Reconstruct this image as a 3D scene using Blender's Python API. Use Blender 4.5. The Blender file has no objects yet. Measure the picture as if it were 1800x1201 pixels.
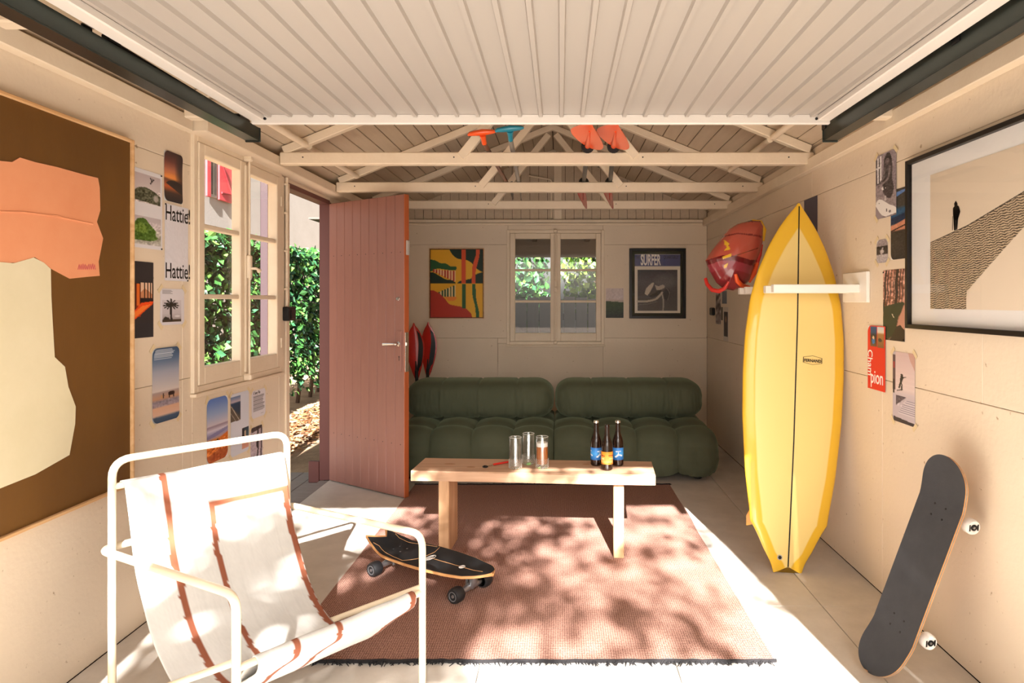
import bpy, math, random
import numpy as np
from mathutils import Matrix, Vector, noise as mnoise
R = math.radians
random.seed(7); rng = np.random.default_rng(7)
SC = bpy.context.scene
COL = SC.collection

# ------------------------------------------------------------------ camera, sky, sun, exposure
F, CX, CY, EYE = 1150.0, 985.0, 530.0, 1.35        # focal length and vanishing point in photo pixels, eye height
cam_d = bpy.data.cameras.new('camera'); cam = bpy.data.objects.new('camera', cam_d); COL.objects.link(cam)
cam.location = (0, 0, EYE); cam.rotation_euler = (R(90), 0, 0)
cam_d.sensor_width = 36; cam_d.lens = 36 * F / 1800
cam_d.shift_x = -(CX - 900) / 1800; cam_d.shift_y = -(600.5 - CY) / 1800
cam_d.clip_start = .02
SC.camera = cam

wd = bpy.data.worlds.new('sky'); SC.world = wd; wd.use_nodes = True
nt = wd.node_tree; nt.nodes.clear()
wo = nt.nodes.new('ShaderNodeOutputWorld'); bg = nt.nodes.new('ShaderNodeBackground')
sky = nt.nodes.new('ShaderNodeTexSky'); sky.sky_type = 'NISHITA'; sky.sun_disc = False
sky.sun_elevation = R(30); sky.sun_rotation = R(173.5); sky.air_density = 1.0; sky.dust_density = 4.0; sky.ozone_density = .6
hs = nt.nodes.new('ShaderNodeHueSaturation'); hs.inputs['Saturation'].default_value = .35
nt.links.new(sky.outputs[0], hs.inputs['Color']); nt.links.new(hs.outputs[0], bg.inputs[0])
bg.inputs[1].default_value = .28
nt.links.new(bg.outputs[0], wo.inputs[0])

SUN_DIR = Vector((-.113, 1.0, -.585)).normalized()
sd = bpy.data.lights.new('sun', 'SUN'); sun = bpy.data.objects.new('sun', sd); COL.objects.link(sun)
sd.energy = 52.0; sd.angle = R(.55); sd.color = (1, .96, .92)
sun.rotation_euler = SUN_DIR.to_track_quat('-Z', 'Y').to_euler(); sun.location = (2, -12, 9)

vs = SC.view_settings
vs.view_transform = 'Standard'; vs.look = 'None'; vs.gamma = 1; vs.use_curve_mapping = False
vs.exposure = -.22

# ------------------------------------------------------------------ dimensions of the room
XL, XR, YB, YF = -1.745, 1.485, 6.62, .50
XRIDGE, ZRIDGE, SLOPE = -.07, 2.89, .405
WT = .045
def roof_z(x): return ZRIDGE - SLOPE * abs(x - XRIDGE)

# ------------------------------------------------------------------ helpers: pixels to places
def P(px, py, y): return Vector(((px - CX) * y / F, y, EYE - (py - CY) * y / F))
def LY(px): return -XL * F / (CX - px)
def LZ(px, py): return EYE - (py - CY) * LY(px) / F
def RY(px): return XR * F / (px - CX)
def RZ(px, py): return EYE - (py - CY) * RY(px) / F
def BX(px): return (px - CX) * YB / F
def BZ(py): return EYE - (py - CY) * YB / F

def s2l(c):
    c = np.asarray(c, float) / 255.
    return np.where(c <= .04045, c / 12.92, ((c + .055) / 1.055) ** 2.4)

# ------------------------------------------------------------------ materials
MATS = {}
def pm(name, rgb, rough=.6, metal=0., var=None, bump=None, spec=.5, sheen=0., coat=0., stretch=(1, 1, 1), alpha=None, trans=0., ior=1.45, sub=0.):
    """procedural principled material; var = (scale, amount, dark rgb), bump = (scale, strength)"""
    m = bpy.data.materials.new(name); m.use_nodes = True
    n, l = m.node_tree.nodes, m.node_tree.links
    b = n['Principled BSDF']
    col = (*s2l(rgb), 1)
    b.inputs['Base Color'].default_value = col
    b.inputs['Roughness'].default_value = rough; b.inputs['Metallic'].default_value = metal
    b.inputs['Specular IOR Level'].default_value = spec
    b.inputs['Sheen Weight'].default_value = sheen; b.inputs['Coat Weight'].default_value = coat
    b.inputs['Transmission Weight'].default_value = trans; b.inputs['IOR'].default_value = ior
    if var or bump:
        tc = n.new('ShaderNodeTexCoord'); mp = n.new('ShaderNodeMapping'); mp.inputs['Scale'].default_value = stretch
        l.new(tc.outputs['Object'], mp.inputs['Vector'])
    if var:
        t = n.new('ShaderNodeTexNoise'); t.inputs['Scale'].default_value = var[0]; t.inputs['Detail'].default_value = 5
        t.inputs['Roughness'].default_value = .65
        l.new(mp.outputs[0], t.inputs['Vector'])
        r = n.new('ShaderNodeValToRGB'); r.color_ramp.elements[0].position = .5 - var[1]; r.color_ramp.elements[1].position = .5 + var[1]
        r.color_ramp.elements[0].color = (*s2l(var[2]), 1); r.color_ramp.elements[1].color = col
        l.new(t.outputs['Fac'], r.inputs[0]); l.new(r.outputs[0], b.inputs['Base Color'])
    if bump:
        t2 = n.new('ShaderNodeTexNoise'); t2.inputs['Scale'].default_value = bump[0]; t2.inputs['Detail'].default_value = 4
        l.new(mp.outputs[0], t2.inputs['Vector'])
        bp = n.new('ShaderNodeBump'); bp.inputs['Strength'].default_value = bump[1]; bp.inputs['Distance'].default_value = .01
        l.new(t2.outputs['Fac'], bp.inputs['Height']); l.new(bp.outputs[0], b.inputs['Normal'])
    MATS[name] = m
    return m

def print_mat(name, rough=.55, bump=None, coat=0.):
    m = pm(name, (200, 200, 200), rough, bump=bump, coat=coat)
    n, l = m.node_tree.nodes, m.node_tree.links
    a = n.new('ShaderNodeAttribute'); a.attribute_name = 'print'
    l.new(a.outputs['Color'], n['Principled BSDF'].inputs['Base Color'])
    return m

def wall_mat(name, rgb, fleck):
    m = pm(name, rgb, .62, bump=(45, .12))
    n, l = m.node_tree.nodes, m.node_tree.links
    b = n['Principled BSDF']
    tc = n.new('ShaderNodeTexCoord')
    big = n.new('ShaderNodeTexNoise'); big.inputs['Scale'].default_value = 2.2; big.inputs['Detail'].default_value = 4
    l.new(tc.outputs['Object'], big.inputs['Vector'])
    mx = n.new('ShaderNodeMix'); mx.data_type = 'RGBA'
    mx.inputs[6].default_value = (*s2l(rgb), 1); mx.inputs[7].default_value = (*s2l([c * .93 for c in rgb]), 1)
    l.new(big.outputs['Fac'], mx.inputs[0])
    sm = n.new('ShaderNodeTexNoise'); sm.inputs['Scale'].default_value = 34; sm.inputs['Detail'].default_value = 3
    l.new(tc.outputs['Object'], sm.inputs['Vector'])
    rp = n.new('ShaderNodeValToRGB'); rp.color_ramp.elements[0].position = .69; rp.color_ramp.elements[1].position = .76
    l.new(sm.outputs['Fac'], rp.inputs[0])
    mx2 = n.new('ShaderNodeMix'); mx2.data_type = 'RGBA'; mx2.inputs[7].default_value = (*s2l(fleck), 1)
    l.new(mx.outputs[2], mx2.inputs[6]); l.new(rp.outputs[0], mx2.inputs[0]); l.new(mx2.outputs[2], b.inputs['Base Color'])
    return m

def wood_mat(name, light, dark, axis=0, rough=.55, scale=9.):
    m = pm(name, light, rough)
    n, l = m.node_tree.nodes, m.node_tree.links
    b = n['Principled BSDF']
    tc = n.new('ShaderNodeTexCoord'); mp = n.new('ShaderNodeMapping')
    st = [6., 6., 6.]; st[axis] = .5; mp.inputs['Scale'].default_value = st
    l.new(tc.outputs['Object'], mp.inputs['Vector'])
    t = n.new('ShaderNodeTexNoise'); t.inputs['Scale'].default_value = scale / 3; t.inputs['Detail'].default_value = 6; t.inputs['Distortion'].default_value = 1.1
    l.new(mp.outputs[0], t.inputs['Vector'])
    r = n.new('ShaderNodeValToRGB'); r.color_ramp.elements[0].position = .35; r.color_ramp.elements[1].position = .66
    r.color_ramp.elements[0].color = (*s2l(dark), 1); r.color_ramp.elements[1].color = (*s2l(light), 1)
    l.new(t.outputs['Fac'], r.inputs[0]); l.new(r.outputs[0], b.inputs['Base Color'])
    bp = n.new('ShaderNodeBump'); bp.inputs['Strength'].default_value = .12; bp.inputs['Distance'].default_value = .004
    l.new(t.outputs['Fac'], bp.inputs['Height']); l.new(bp.outputs[0], b.inputs['Normal'])
    return m

def pane_mat(name, tint=(1, 1, 1), refl=.9, base=.025):
    m = bpy.data.materials.new(name); m.use_nodes = True
    n, l = m.node_tree.nodes, m.node_tree.links; n.clear()
    o = n.new('ShaderNodeOutputMaterial'); mx = n.new('ShaderNodeMixShader')
    tr = n.new('ShaderNodeBsdfTransparent'); tr.inputs[0].default_value = (*tint, 1)
    gl = n.new('ShaderNodeBsdfGlossy'); gl.inputs['Roughness'].default_value = .01; gl.inputs['Color'].default_value = (refl, refl, refl, 1)
    lw = n.new('ShaderNodeLayerWeight'); lw.inputs['Blend'].default_value = .5
    p5 = n.new('ShaderNodeMath'); p5.operation = 'POWER'; p5.inputs[1].default_value = 5; l.new(lw.outputs['Facing'], p5.inputs[0])
    fr = n.new('ShaderNodeMath'); fr.operation = 'MULTIPLY_ADD'; fr.inputs[1].default_value = .85; fr.inputs[2].default_value = base; l.new(p5.outputs[0], fr.inputs[0])
    l.new(fr.outputs[0], mx.inputs[0]); l.new(tr.outputs[0], mx.inputs[1]); l.new(gl.outputs[0], mx.inputs[2]); l.new(mx.outputs[0], o.inputs[0])
    MATS[name] = m
    return m

M_wall = wall_mat('painted_chipboard', (236, 219, 196), (178, 153, 123))
M_trim = pm('painted_timber', (237, 221, 198), .5, bump=(60, .08), var=(6, .3, (226, 208, 182)))
M_roof = pm("painted_boards", (206, 188, 164), .6, var=(5, .35, (188, 168, 143)), stretch=(6, .6, 6))
M_roof_gap = pm('board_gap', (60, 48, 38), .9)
M_floor = pm('painted_floor', (216, 208, 197), .5, var=(5, .3, (188, 180, 170)), bump=(50, .08))
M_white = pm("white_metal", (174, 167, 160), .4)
M_rail = pm('white_rail', (226, 219, 212), .4)
M_shelf = pm('white_lacquer', (245, 240, 232), .4)
M_track = pm('dark_green_metal', (70, 78, 76), .32, .85)
M_black = pm('black_plastic', (18, 18, 19), .45)
M_dark = pm('dark_metal', (48, 48, 50), .35, .8)
M_chrome = pm('chrome', (215, 212, 206), .22, 1.)
M_door = pm('mauve_paint', (150, 104, 93), .42, var=(5, .4, (138, 94, 84)), stretch=(5, 5, .6), bump=(30, .05))
M_dooredge = pm('orange_brown_paint', (176, 92, 52), .45)
M_redpaint = pm('red_brown_paint', (98, 56, 52), .5)
M_glass = pane_mat('window_glass')
M_picglass = pane_mat('picture_glass', refl=.55)
M_velvet = pm('green_velvet', (88, 92, 74), .8, sheen=.4, var=(3.0, .3, (72, 77, 60)), spec=.12)
M_velvet.node_tree.nodes['Principled BSDF'].inputs['Sheen Tint'].default_value = (.5, .58, .38, 1)
M_velvet.node_tree.nodes['Principled BSDF'].inputs['Sheen Roughness'].default_value = .45
M_bench = wood_mat('pale_pine', (210, 172, 142), (186, 146, 116), 0)
M_leg = wood_mat('leg_pine', (206, 164, 126), (172, 128, 90), 2)
M_framewood = wood_mat('light_frame_wood', (228, 188, 140), (206, 160, 110), 1)
M_blackframe = pm('black_frame', (20, 16, 14), .4)
M_mat_white = pm('mount_board', (236, 234, 232), .8)
M_print = print_mat('printed_paper', .5)
M_paint = print_mat('oil_paint', .65, bump=(14, .25))
M_textile = print_mat('woven_cotton', .9, bump=(900, .2))
M_boardgloss = print_mat('surfboard_resin', .3, coat=.4)
M_ink = pm('black_ink', (22, 20, 20), .6)
M_whiteink = pm('white_ink', (245, 240, 235), .6)
M_tape = pm('masking_tape', (226, 206, 166), .7)
M_cream = pm('cream_tube', (232, 216, 188), .38)
M_rugfr = pm('black_yarn', (24, 22, 24), .95)
M_grip = pm('grip_tape', (70, 70, 72), .95, bump=(900, .5), var=(18, .3, (60, 60, 63)))
M_gripdark = pm('dark_grip', (30, 31, 34), .8, bump=(700, .35))
M_ply = wood_mat('maple_ply', (222, 168, 112), (196, 140, 88), 0)
M_wheelwhite = pm('white_urethane', (238, 234, 228), .4)
M_wheelblack = pm('black_urethane', (30, 30, 32), .5)
M_wheelgrey = pm('grey_core', (120, 120, 122), .4, .3)
M_steel = pm('cast_steel', (168, 170, 174), .35, .9)
M_tan = pm('tan_line', (196, 150, 104), .7)
M_orange = pm('orange_plastic', (242, 92, 36), .35, coat=.3)
M_teal = pm('teal_plastic', (40, 134, 158), .35, coat=.3)
M_red = pm('red_plastic', (196, 40, 30), .35, coat=.3)
M_coral = pm('coral_plastic', (232, 104, 84), .35, coat=.3)
M_yellow = pm('yellow_plastic', (240, 186, 36), .3, coat=.5)
M_hullpink = pm('salmon_shell', (186, 82, 68), .22, coat=.6, var=(4, .2, (170, 66, 56)))
M_hulldark = pm('dark_red_shell', (128, 34, 42), .18, coat=.8, var=(6, .25, (104, 24, 34)))
M_shaft = pm('paddle_shaft', (58, 54, 52), .35, .2)
M_brownshaft = pm('brown_shaft', (110, 62, 40), .35)
M_leaf = print_mat('leaf', .45)
M_bark = pm('bark', (86, 66, 52), .9, bump=(20, .6))
M_bottle = pm('brown_glass', (52, 26, 12), .06, trans=.6, ior=1.5)
M_tumbler = pane_mat('tumbler_glass', (.93, .94, .94), 1., .07)
M_beer = pm('beer', (206, 118, 36), .12, trans=.35, ior=1.33)
M_foam = pm('foam', (240, 236, 228), .9)
M_render = pm('white_render', (158, 153, 147), .85, var=(2, .3, (146, 141, 134)), bump=(30, .2))
M_shutter = pm('red_shutter', (176, 62, 66), .55)
M_ground = pm('dry_soil', (176, 148, 118), .95, var=(3, .25, (120, 94, 72)), bump=(25, .8))
M_deck = pm('grey_decking', (150, 140, 134), .7, var=(8, .3, (126, 116, 110)), stretch=(1, 6, 1))
M_fence = pm('grey_fence', (118, 124, 130), .75, var=(6, .3, (96, 102, 108)), stretch=(6, 6, .6))
M_darkwood = pm('dark_timber', (74, 64, 58), .7)
M_matwhite = pm('white_pebble_mat', (226, 224, 220), .9, bump=(90, 1.))

# rug: fine diagonal weave
M_rug = pm('rug_weave', (172, 112, 90), .95)
def _rug():
    n, l = M_rug.node_tree.nodes, M_rug.node_tree.links; b = n['Principled BSDF']
    tc = n.new('ShaderNodeTexCoord')
    w1 = n.new('ShaderNodeTexWave'); w1.inputs['Scale'].default_value = 34; w1.inputs['Distortion'].default_value = 1.2; w1.bands_direction = 'X'
    w2 = n.new('ShaderNodeTexWave'); w2.inputs['Scale'].default_value = 26; w2.inputs['Distortion'].default_value = 1.; w2.bands_direction = 'Y'
    nz = n.new('ShaderNodeTexNoise'); nz.inputs['Scale'].default_value = 120
    for t in (w1, w2, nz): l.new(tc.outputs['Object'], t.inputs['Vector'])
    a = n.new('ShaderNodeMath'); a.operation = 'MULTIPLY'; l.new(w1.outputs['Fac'], a.inputs[0]); l.new(w2.outputs['Fac'], a.inputs[1])
    a2 = n.new('ShaderNodeMath'); a2.operation = 'ADD'; l.new(a.outputs[0], a2.inputs[0]); l.new(nz.outputs['Fac'], a2.inputs[1])
    r = n.new('ShaderNodeValToRGB'); r.color_ramp.elements[0].position = .45; r.color_ramp.elements[1].position = 1.05
    r.color_ramp.elements[0].color = (*s2l((112, 76, 64)), 1); r.color_ramp.elements[1].color = (*s2l((176, 134, 118)), 1)
    l.new(a2.outputs[0], r.inputs[0]); l.new(r.outputs[0], b.inputs['Base Color'])
    bp = n.new('ShaderNodeBump'); bp.inputs['Strength'].default_value = .5; bp.inputs['Distance'].default_value = .004
    l.new(a2.outputs[0], bp.inputs['Height']); l.new(bp.outputs[0], b.inputs['Normal'])
_rug()

# ------------------------------------------------------------------ mesh building
WM = {}                                    # world matrix of each object by name
def wm(o): return WM[o.name] if o else Matrix.Identity(4)

class MB:
    def __init__(s): s.v = []; s.f = []; s.c = None
    def add(s, verts, faces, M=None):
        k = len(s.v)
        for p in verts:
            p = Vector(p)
            s.v.append(M @ p if M else p)
        s.f += [tuple(i + k for i in f) for f in faces]
        return s
    def box(s, x0, x1, y0, y1, z0, z1, M=None, b=0.):
        if x0 > x1: x0, x1 = x1, x0
        if y0 > y1: y0, y1 = y1, y0
        if z0 > z1: z0, z1 = z1, z0
        if not b:
            v = [(x, y, z) for z in (z0, z1) for y in (y0, y1) for x in (x0, x1)]
            return s.add(v, [(0, 2, 3, 1), (4, 5, 7, 6), (0, 1, 5, 4), (2, 6, 7, 3), (0, 4, 6, 2), (1, 3, 7, 5)], M)
        b = min(b, (x1 - x0) * .45, (y1 - y0) * .45, (z1 - z0) * .45)
        c = ((x0 + x1) / 2, (y0 + y1) / 2, (z0 + z1) / 2); h = ((x1 - x0) / 2, (y1 - y0) / 2, (z1 - z0) / 2)
        v = []; ix = {}
        for sx in (-1, 1):
            for sy in (-1, 1):
                for sz in (-1, 1):
                    for a in range(3):
                        q = [c[i] + (sx, sy, sz)[i] * (h[i] - (0 if i == a else b)) for i in range(3)]
                        ix[(sx, sy, sz, a)] = len(v); v.append(q)
        f = []
        for a in range(3):
            o1, o2 = [(1, 2), (2, 0), (0, 1)][a]
            for sg in (-1, 1):
                quad = []
                for (p, q) in ((-1, -1), (1, -1), (1, 1), (-1, 1)):
                    sv = [0, 0, 0]; sv[a] = sg; sv[o1] = p; sv[o2] = q
                    quad.append(ix[(*sv, a)])
                f.append(tuple(quad if sg > 0 else quad[::-1]))
            for p in (-1, 1):                       # edges running along axis a
                for q in (-1, 1):
                    lo = [0, 0, 0]; lo[a] = -1; lo[o1] = p; lo[o2] = q
                    hi = list(lo); hi[a] = 1
                    quad = [ix[(*lo, o1)], ix[(*hi, o1)], ix[(*hi, o2)], ix[(*lo, o2)]]
                    f.append(tuple(quad if p * q < 0 else quad[::-1]))
        for sx in (-1, 1):
            for sy in (-1, 1):
                for sz in (-1, 1):
                    t = [ix[(sx, sy, sz, a)] for a in range(3)]
                    f.append(tuple(t if sx * sy * sz > 0 else t[::-1]))
        return s.add(v, f, M)
    def tube(s, path, r, n=10, closed=False, M=None, caps=True, flat=1.):
        path = [Vector(p) for p in path]; m = len(path)
        rr = [r] * m if not hasattr(r, '__len__') else list(r)
        tang = []
        for i in range(m):
            a = path[i - 1] if (i > 0 or closed) else path[i]
            b = path[(i + 1) % m] if (i < m - 1 or closed) else path[i]
            tang.append((b - a).normalized())
        up = Vector((0, 0, 1)) if abs(tang[0].z) < .9 else Vector((1, 0, 0))
        nrm = (up - tang[0] * up.dot(tang[0])).normalized()
        v = []; f = []
        for i in range(m):
            if i: nrm = (nrm - tang[i] * nrm.dot(tang[i])).normalized()
            bi = tang[i].cross(nrm)
            for k in range(n):
                a = 2 * math.pi * k / n
                v.append(path[i] + (nrm * math.cos(a) * flat + bi * math.sin(a)) * rr[i])
        for i in range(m if closed else m - 1):
            j = (i + 1) % m
            for k in range(n):
                k2 = (k + 1) % n
                f.append((i * n + k, i * n + k2, j * n + k2, j * n + k))
        if caps and not closed:
            f.append(tuple(range(n))[::-1]); f.append(tuple((m - 1) * n + k for k in range(n)))
        return s.add(v, f, M)
    def lathe(s, prof, n=20, M=None):
        v = []; f = []
        for (r, z) in prof:
            for k in range(n):
                a = 2 * math.pi * k / n
                v.append((r * math.cos(a), r * math.sin(a), z))
        for i in range(len(prof) - 1):
            for k in range(n):
                k2 = (k + 1) % n
                f.append((i * n + k, i * n + k2, (i + 1) * n + k2, (i + 1) * n + k))
        if prof[0][0] > 1e-6: f.append(tuple(range(n))[::-1])
        if prof[-1][0] > 1e-6: f.append(tuple((len(prof) - 1) * n + k for k in range(n)))
        return s.add(v, f, M)
    def prism(s, poly, z0, z1, M=None):
        n = len(poly)
        a = sum(poly[i][0] * poly[(i + 1) % n][1] - poly[(i + 1) % n][0] * poly[i][1] for i in range(n))
        if a < 0: poly = poly[::-1]
        v = [(p[0], p[1], z0) for p in poly] + [(p[0], p[1], z1) for p in poly]
        f = [tuple(range(n))[::-1], tuple(range(n, 2 * n))] + [(i, (i + 1) % n, n + (i + 1) % n, n + i) for i in range(n)]
        return s.add(v, f, M)
    def grid(s, pts, cu=False, cv=False, M=None, flip=False):
        """pts[i][j]; cu/cv close the i / j direction"""
        nu, nv = len(pts), len(pts[0])
        v = [p for row in pts for p in row]; f = []
        for i in range(nu if cu else nu - 1):
            for j in range(nv if cv else nv - 1):
                a, b = i * nv + j, i * nv + (j + 1) % nv
                c, d = ((i + 1) % nu) * nv + (j + 1) % nv, ((i + 1) % nu) * nv + j
                f.append((a, d, c, b) if flip else (a, b, c, d))
        return s.add(v, f, M)
    def build(s, name, mat, parent=None, smooth=None, cols=None):
        me = bpy.data.meshes.new(name)
        if parent is None:
            arr = np.array([tuple(p) for p in s.v])
            org = Vector(((arr[:, 0].min() + arr[:, 0].max()) / 2, (arr[:, 1].min() + arr[:, 1].max()) / 2, arr[:, 2].min()))
            W = Matrix.Translation(org)
        else:
            W = wm(parent)
        inv = W.inverted()
        me.from_pydata([inv @ p for p in s.v], [], s.f)
        if cols is not None:
            at = me.color_attributes.new('print', 'FLOAT_COLOR', 'POINT')
            c = np.ones((len(s.v), 4)); c[:, :3] = np.asarray(cols).reshape(-1, 3)
            at.data.foreach_set('color', c.ravel())
        me.materials.append(mat)
        if smooth:
            me.polygons.foreach_set('use_smooth', [True] * len(me.polygons))
            if smooth is not True: me.set_sharp_from_angle(angle=R(smooth))
        me.update()
        o = bpy.data.objects.new(name, me); COL.objects.link(o)
        if parent is None:
            o.location = org; WM[o.name] = W
        else:
            o.parent = parent; WM[o.name] = wm(parent)
        return o

def thing(name, loc, label=None, cat=None, group=None, M=None):
    o = bpy.data.objects.new(name, None); COL.objects.link(o); o.empty_display_size = .1
    W = M if M is not None else Matrix.Translation(Vector(loc))
    o.matrix_world = W; o.location = W.to_translation(); o.rotation_euler = W.to_euler()
    WM[o.name] = W
    return tag(o, label, cat, group)
def tag(o, label=None, cat=None, group=None, kind=None):
    if label: o['label'] = label
    if cat: o['category'] = cat
    if group: o['group'] = group
    if kind: o['kind'] = kind
    return o
def inst(o, delta, parent=None):
    """a copy of a part, shifted, sharing its mesh"""
    c = o.copy(); COL.objects.link(c); c.location = o.location + Vector(delta)
    if parent: c.parent = parent
    WM[c.name] = wm(o) @ Matrix.Translation(Vector(delta))
    return c
def copy_tree(o, parent=None, delta=None):
    c = o.copy(); COL.objects.link(c)
    if parent: c.parent = parent
    if delta is not None: c.location = o.location + Vector(delta)
    for ch in list(o.children): copy_tree(ch, c)
    return c
def fillet(pts, r, n=6):
    pts = [Vector(p) for p in pts]; out = [pts[0]]
    for i in range(1, len(pts) - 1):
        a = (pts[i - 1] - pts[i]).normalized(); b = (pts[i + 1] - pts[i]).normalized()
        s, e = pts[i] + a * r, pts[i] + b * r
        for k in range(n + 1):
            t = k / n
            out.append(s * (1 - t) ** 2 + pts[i] * 2 * t * (1 - t) + e * t * t)
    out.append(pts[-1]); return out
def frame3(o, u, v, w):
    """matrix with columns u, v, w at origin o"""
    M = Matrix.Identity(4)
    for i, c in enumerate((u, v, w, o)):
        for k in range(3): M[k][i] = c[k]
    return M
_fc = {}
def text(s, name, mat, M, size, parent, xscale=1., depth=.0004, align='LEFT', bold=0.):
    """lettering as flat mesh; M maps local x right, y up, z out of the surface"""
    cu = bpy.data.curves.new('lettering', 'FONT'); cu.body = s; cu.size = size; cu.align_x = align; cu.extrude = depth / 2; cu.resolution_u = 3
    cu.offset = bold
    to = bpy.data.objects.new('lettering', cu); COL.objects.link(to)
    dg = bpy.context.evaluated_depsgraph_get()
    me = bpy.data.meshes.new_from_object(to.evaluated_get(dg))
    bpy.data.objects.remove(to)
    mb = MB(); S = Matrix.Diagonal((xscale, 1, 1, 1))
    mb.add([v.co for v in me.vertices], [tuple(p.vertices) for p in me.polygons], M @ S)
    bpy.data.meshes.remove(me)
    return mb.build(name, mat, parent)

# ------------------------------------------------------------------ little painter for printed paper (colours per grid point)
class Canvas:
    def __init__(s, w, h, bg=(255, 255, 255)):
        s.w, s.h = w, h; s.a = np.ones((h, w, 3)) * np.array(bg, float)
        s.x, s.y = np.meshgrid((np.arange(w) + .5) / w, (np.arange(h) + .5) / h)
    def m(s, mask, c, al=1.):
        s.a[mask] = s.a[mask] * (1 - al) + np.array(c, float) * al; return s
    def rect(s, x0, y0, x1, y1, c, al=1.): return s.m((s.x >= x0) & (s.x <= x1) & (s.y >= y0) & (s.y <= y1), c, al)
    def grad(s, x0, y0, x1, y1, stops):
        mk = (s.x >= x0) & (s.x <= x1) & (s.y >= y0) & (s.y <= y1)
        t = (s.y - y0) / (y1 - y0); pos = [p for p, _ in stops]
        g = np.stack([np.interp(t, pos, [c[k] for _, c in stops]) for k in range(3)], -1)
        s.a[mk] = g[mk]; return s
    def ell(s, cx, cy, rx, ry, c, al=1., soft=0.):
        d = ((s.x - cx) / rx) ** 2 + ((s.y - cy) / ry) ** 2
        if soft:
            w = np.clip((1 - d) / soft, 0, 1)[..., None] * al
            s.a = s.a * (1 - w) + np.array(c, float) * w; return s
        return s.m(d <= 1, c, al)
    def poly(s, pts, c, al=1.):
        ins = np.zeros((s.h, s.w), bool); n = len(pts)
        for i in range(n):
            (x0, y0), (x1, y1) = pts[i], pts[(i + 1) % n]
            if y0 == y1: continue
            cr = ((s.y >= min(y0, y1)) & (s.y < max(y0, y1)) & (s.x < (x1 - x0) * (s.y - y0) / (y1 - y0) + x0))
            ins ^= cr
        return s.m(ins, c, al)
    def line(s, pts, wd, c, al=1.):
        for (x0, y0), (x1, y1) in zip(pts[:-1], pts[1:]):
            dx, dy = x1 - x0, y1 - y0; L = dx * dx + dy * dy + 1e-12
            t = np.clip(((s.x - x0) * dx + (s.y - y0) * dy) / L, 0, 1)
            asp = s.h / s.w
            d = np.hypot(s.x - x0 - t * dx, (s.y - y0 - t * dy) * asp)
            s.m(d <= wd / 2, c, al)
        return s
    def noise(s, amt, cell=1, region=None, seed=1):
        g = np.random.default_rng(seed)
        hh, ww = s.h // cell + 2, s.w // cell + 2
        n = np.kron(g.normal(0, 1, (hh, ww)), np.ones((cell, cell)))[:s.h, :s.w]
        if cell > 1:
            for _ in range(2): n = (n + np.roll(n, cell // 2, 0) + np.roll(n, cell // 2, 1)) / 2.2
        mk = np.ones((s.h, s.w), bool) if region is None else (s.x >= region[0]) & (s.y >= region[1]) & (s.x <= region[2]) & (s.y <= region[3])
        s.a[mk] += (n * amt)[mk][:, None]; return s
    def blit(s, o, x0, y0, x1, y1):
        mk = (s.x >= x0) & (s.x <= x1) & (s.y >= y0) & (s.y <= y1)
        ii = np.clip(((s.y - y0) / (y1 - y0) * o.h).astype(int), 0, o.h - 1); jj = np.clip(((s.x - x0) / (x1 - x0) * o.w).astype(int), 0, o.w - 1)
        s.a[mk] = o.a[ii, jj][mk]; return s
    def lin(s): return s2l(np.clip(s.a, 0, 255))

def sheet(name, cv, M, w, h, parent=None, mat=None, rnd=(0, 0, 0, 0), curl=0.):
    """a printed sheet: grid of coloured points, width w, height h; M: x right, y up, z out. rnd = corner radii TL TR BR BL"""
    pts = []
    for i in range(cv.h):
        row = []
        for j in range(cv.w):
            x, y = j / (cv.w - 1) * w, h - i / (cv.h - 1) * h
            for (cx, cy, sx, sy, r) in ((0, h, 1, -1, rnd[0]), (w, h, -1, -1, rnd[1]), (w, 0, -1, 1, rnd[2]), (0, 0, 1, 1, rnd[3])):
                if r and (x - cx) * sx < r and (y - cy) * sy < r:
                    ax, ay = cx + sx * r, cy + sy * r; dx, dy = x - ax, y - ay
                    mx_ = max(abs(dx), abs(dy)); L = math.hypot(dx, dy)
                    if L > 0: x, y = ax + dx * mx_ / L, ay + dy * mx_ / L
            z = .0012 + curl * ((y / h - .5) ** 2 * 4) ** 2
            row.append(M @ Vector((x, y, z)))
        pts.append(row)
    mb = MB().grid(pts, flip=True)
    c = cv.lin().reshape(-1, 3)
    k = len(mb.v); back = [M @ Vector((0.001, .001, .0001)), M @ Vector((w - .001, .001, .0001)), M @ Vector((w - .001, h - .001, .0001)), M @ Vector((.001, h - .001, .0001))]
    mb.add(back, [(3, 2, 1, 0)])
    c = np.vstack([c, np.ones((4, 3)) * .8])
    return mb.build(name, mat or M_print, parent, cols=c)

def wall_frame(side, p0, p1, ytop, ybot, off=0.):
    """frame of a flat thing on a wall from its left/right photo columns and the rows of its top and bottom at its middle column"""
    pc = (p0 + p1) / 2
    if side == 'L':
        y0, y1 = LY(p0), LY(p1); z1, z0 = LZ(pc, ytop), LZ(pc, ybot)
        return frame3((XL + off, y0, z0), (0, 1, 0), (0, 0, 1), (1, 0, 0)), y1 - y0, z1 - z0
    if side == 'R':
        y0, y1 = RY(p0), RY(p1); z1, z0 = RZ(pc, ytop), RZ(pc, ybot)
        return frame3((XR - off, y0, z0), (0, -1, 0), (0, 0, 1), (-1, 0, 0)), y0 - y1, z1 - z0
    x0, x1 = BX(p0), BX(p1)
    return frame3((x0, YB - off, BZ(ybot)), (1, 0, 0), (0, 0, 1), (0, -1, 0)), x1 - x0, BZ(ytop) - BZ(ybot)

# ================================================================== SETTING
def struct(name, loc=(0, 0, 0)):
    o = thing(name, loc); o['kind'] = 'structure'; return o

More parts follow.
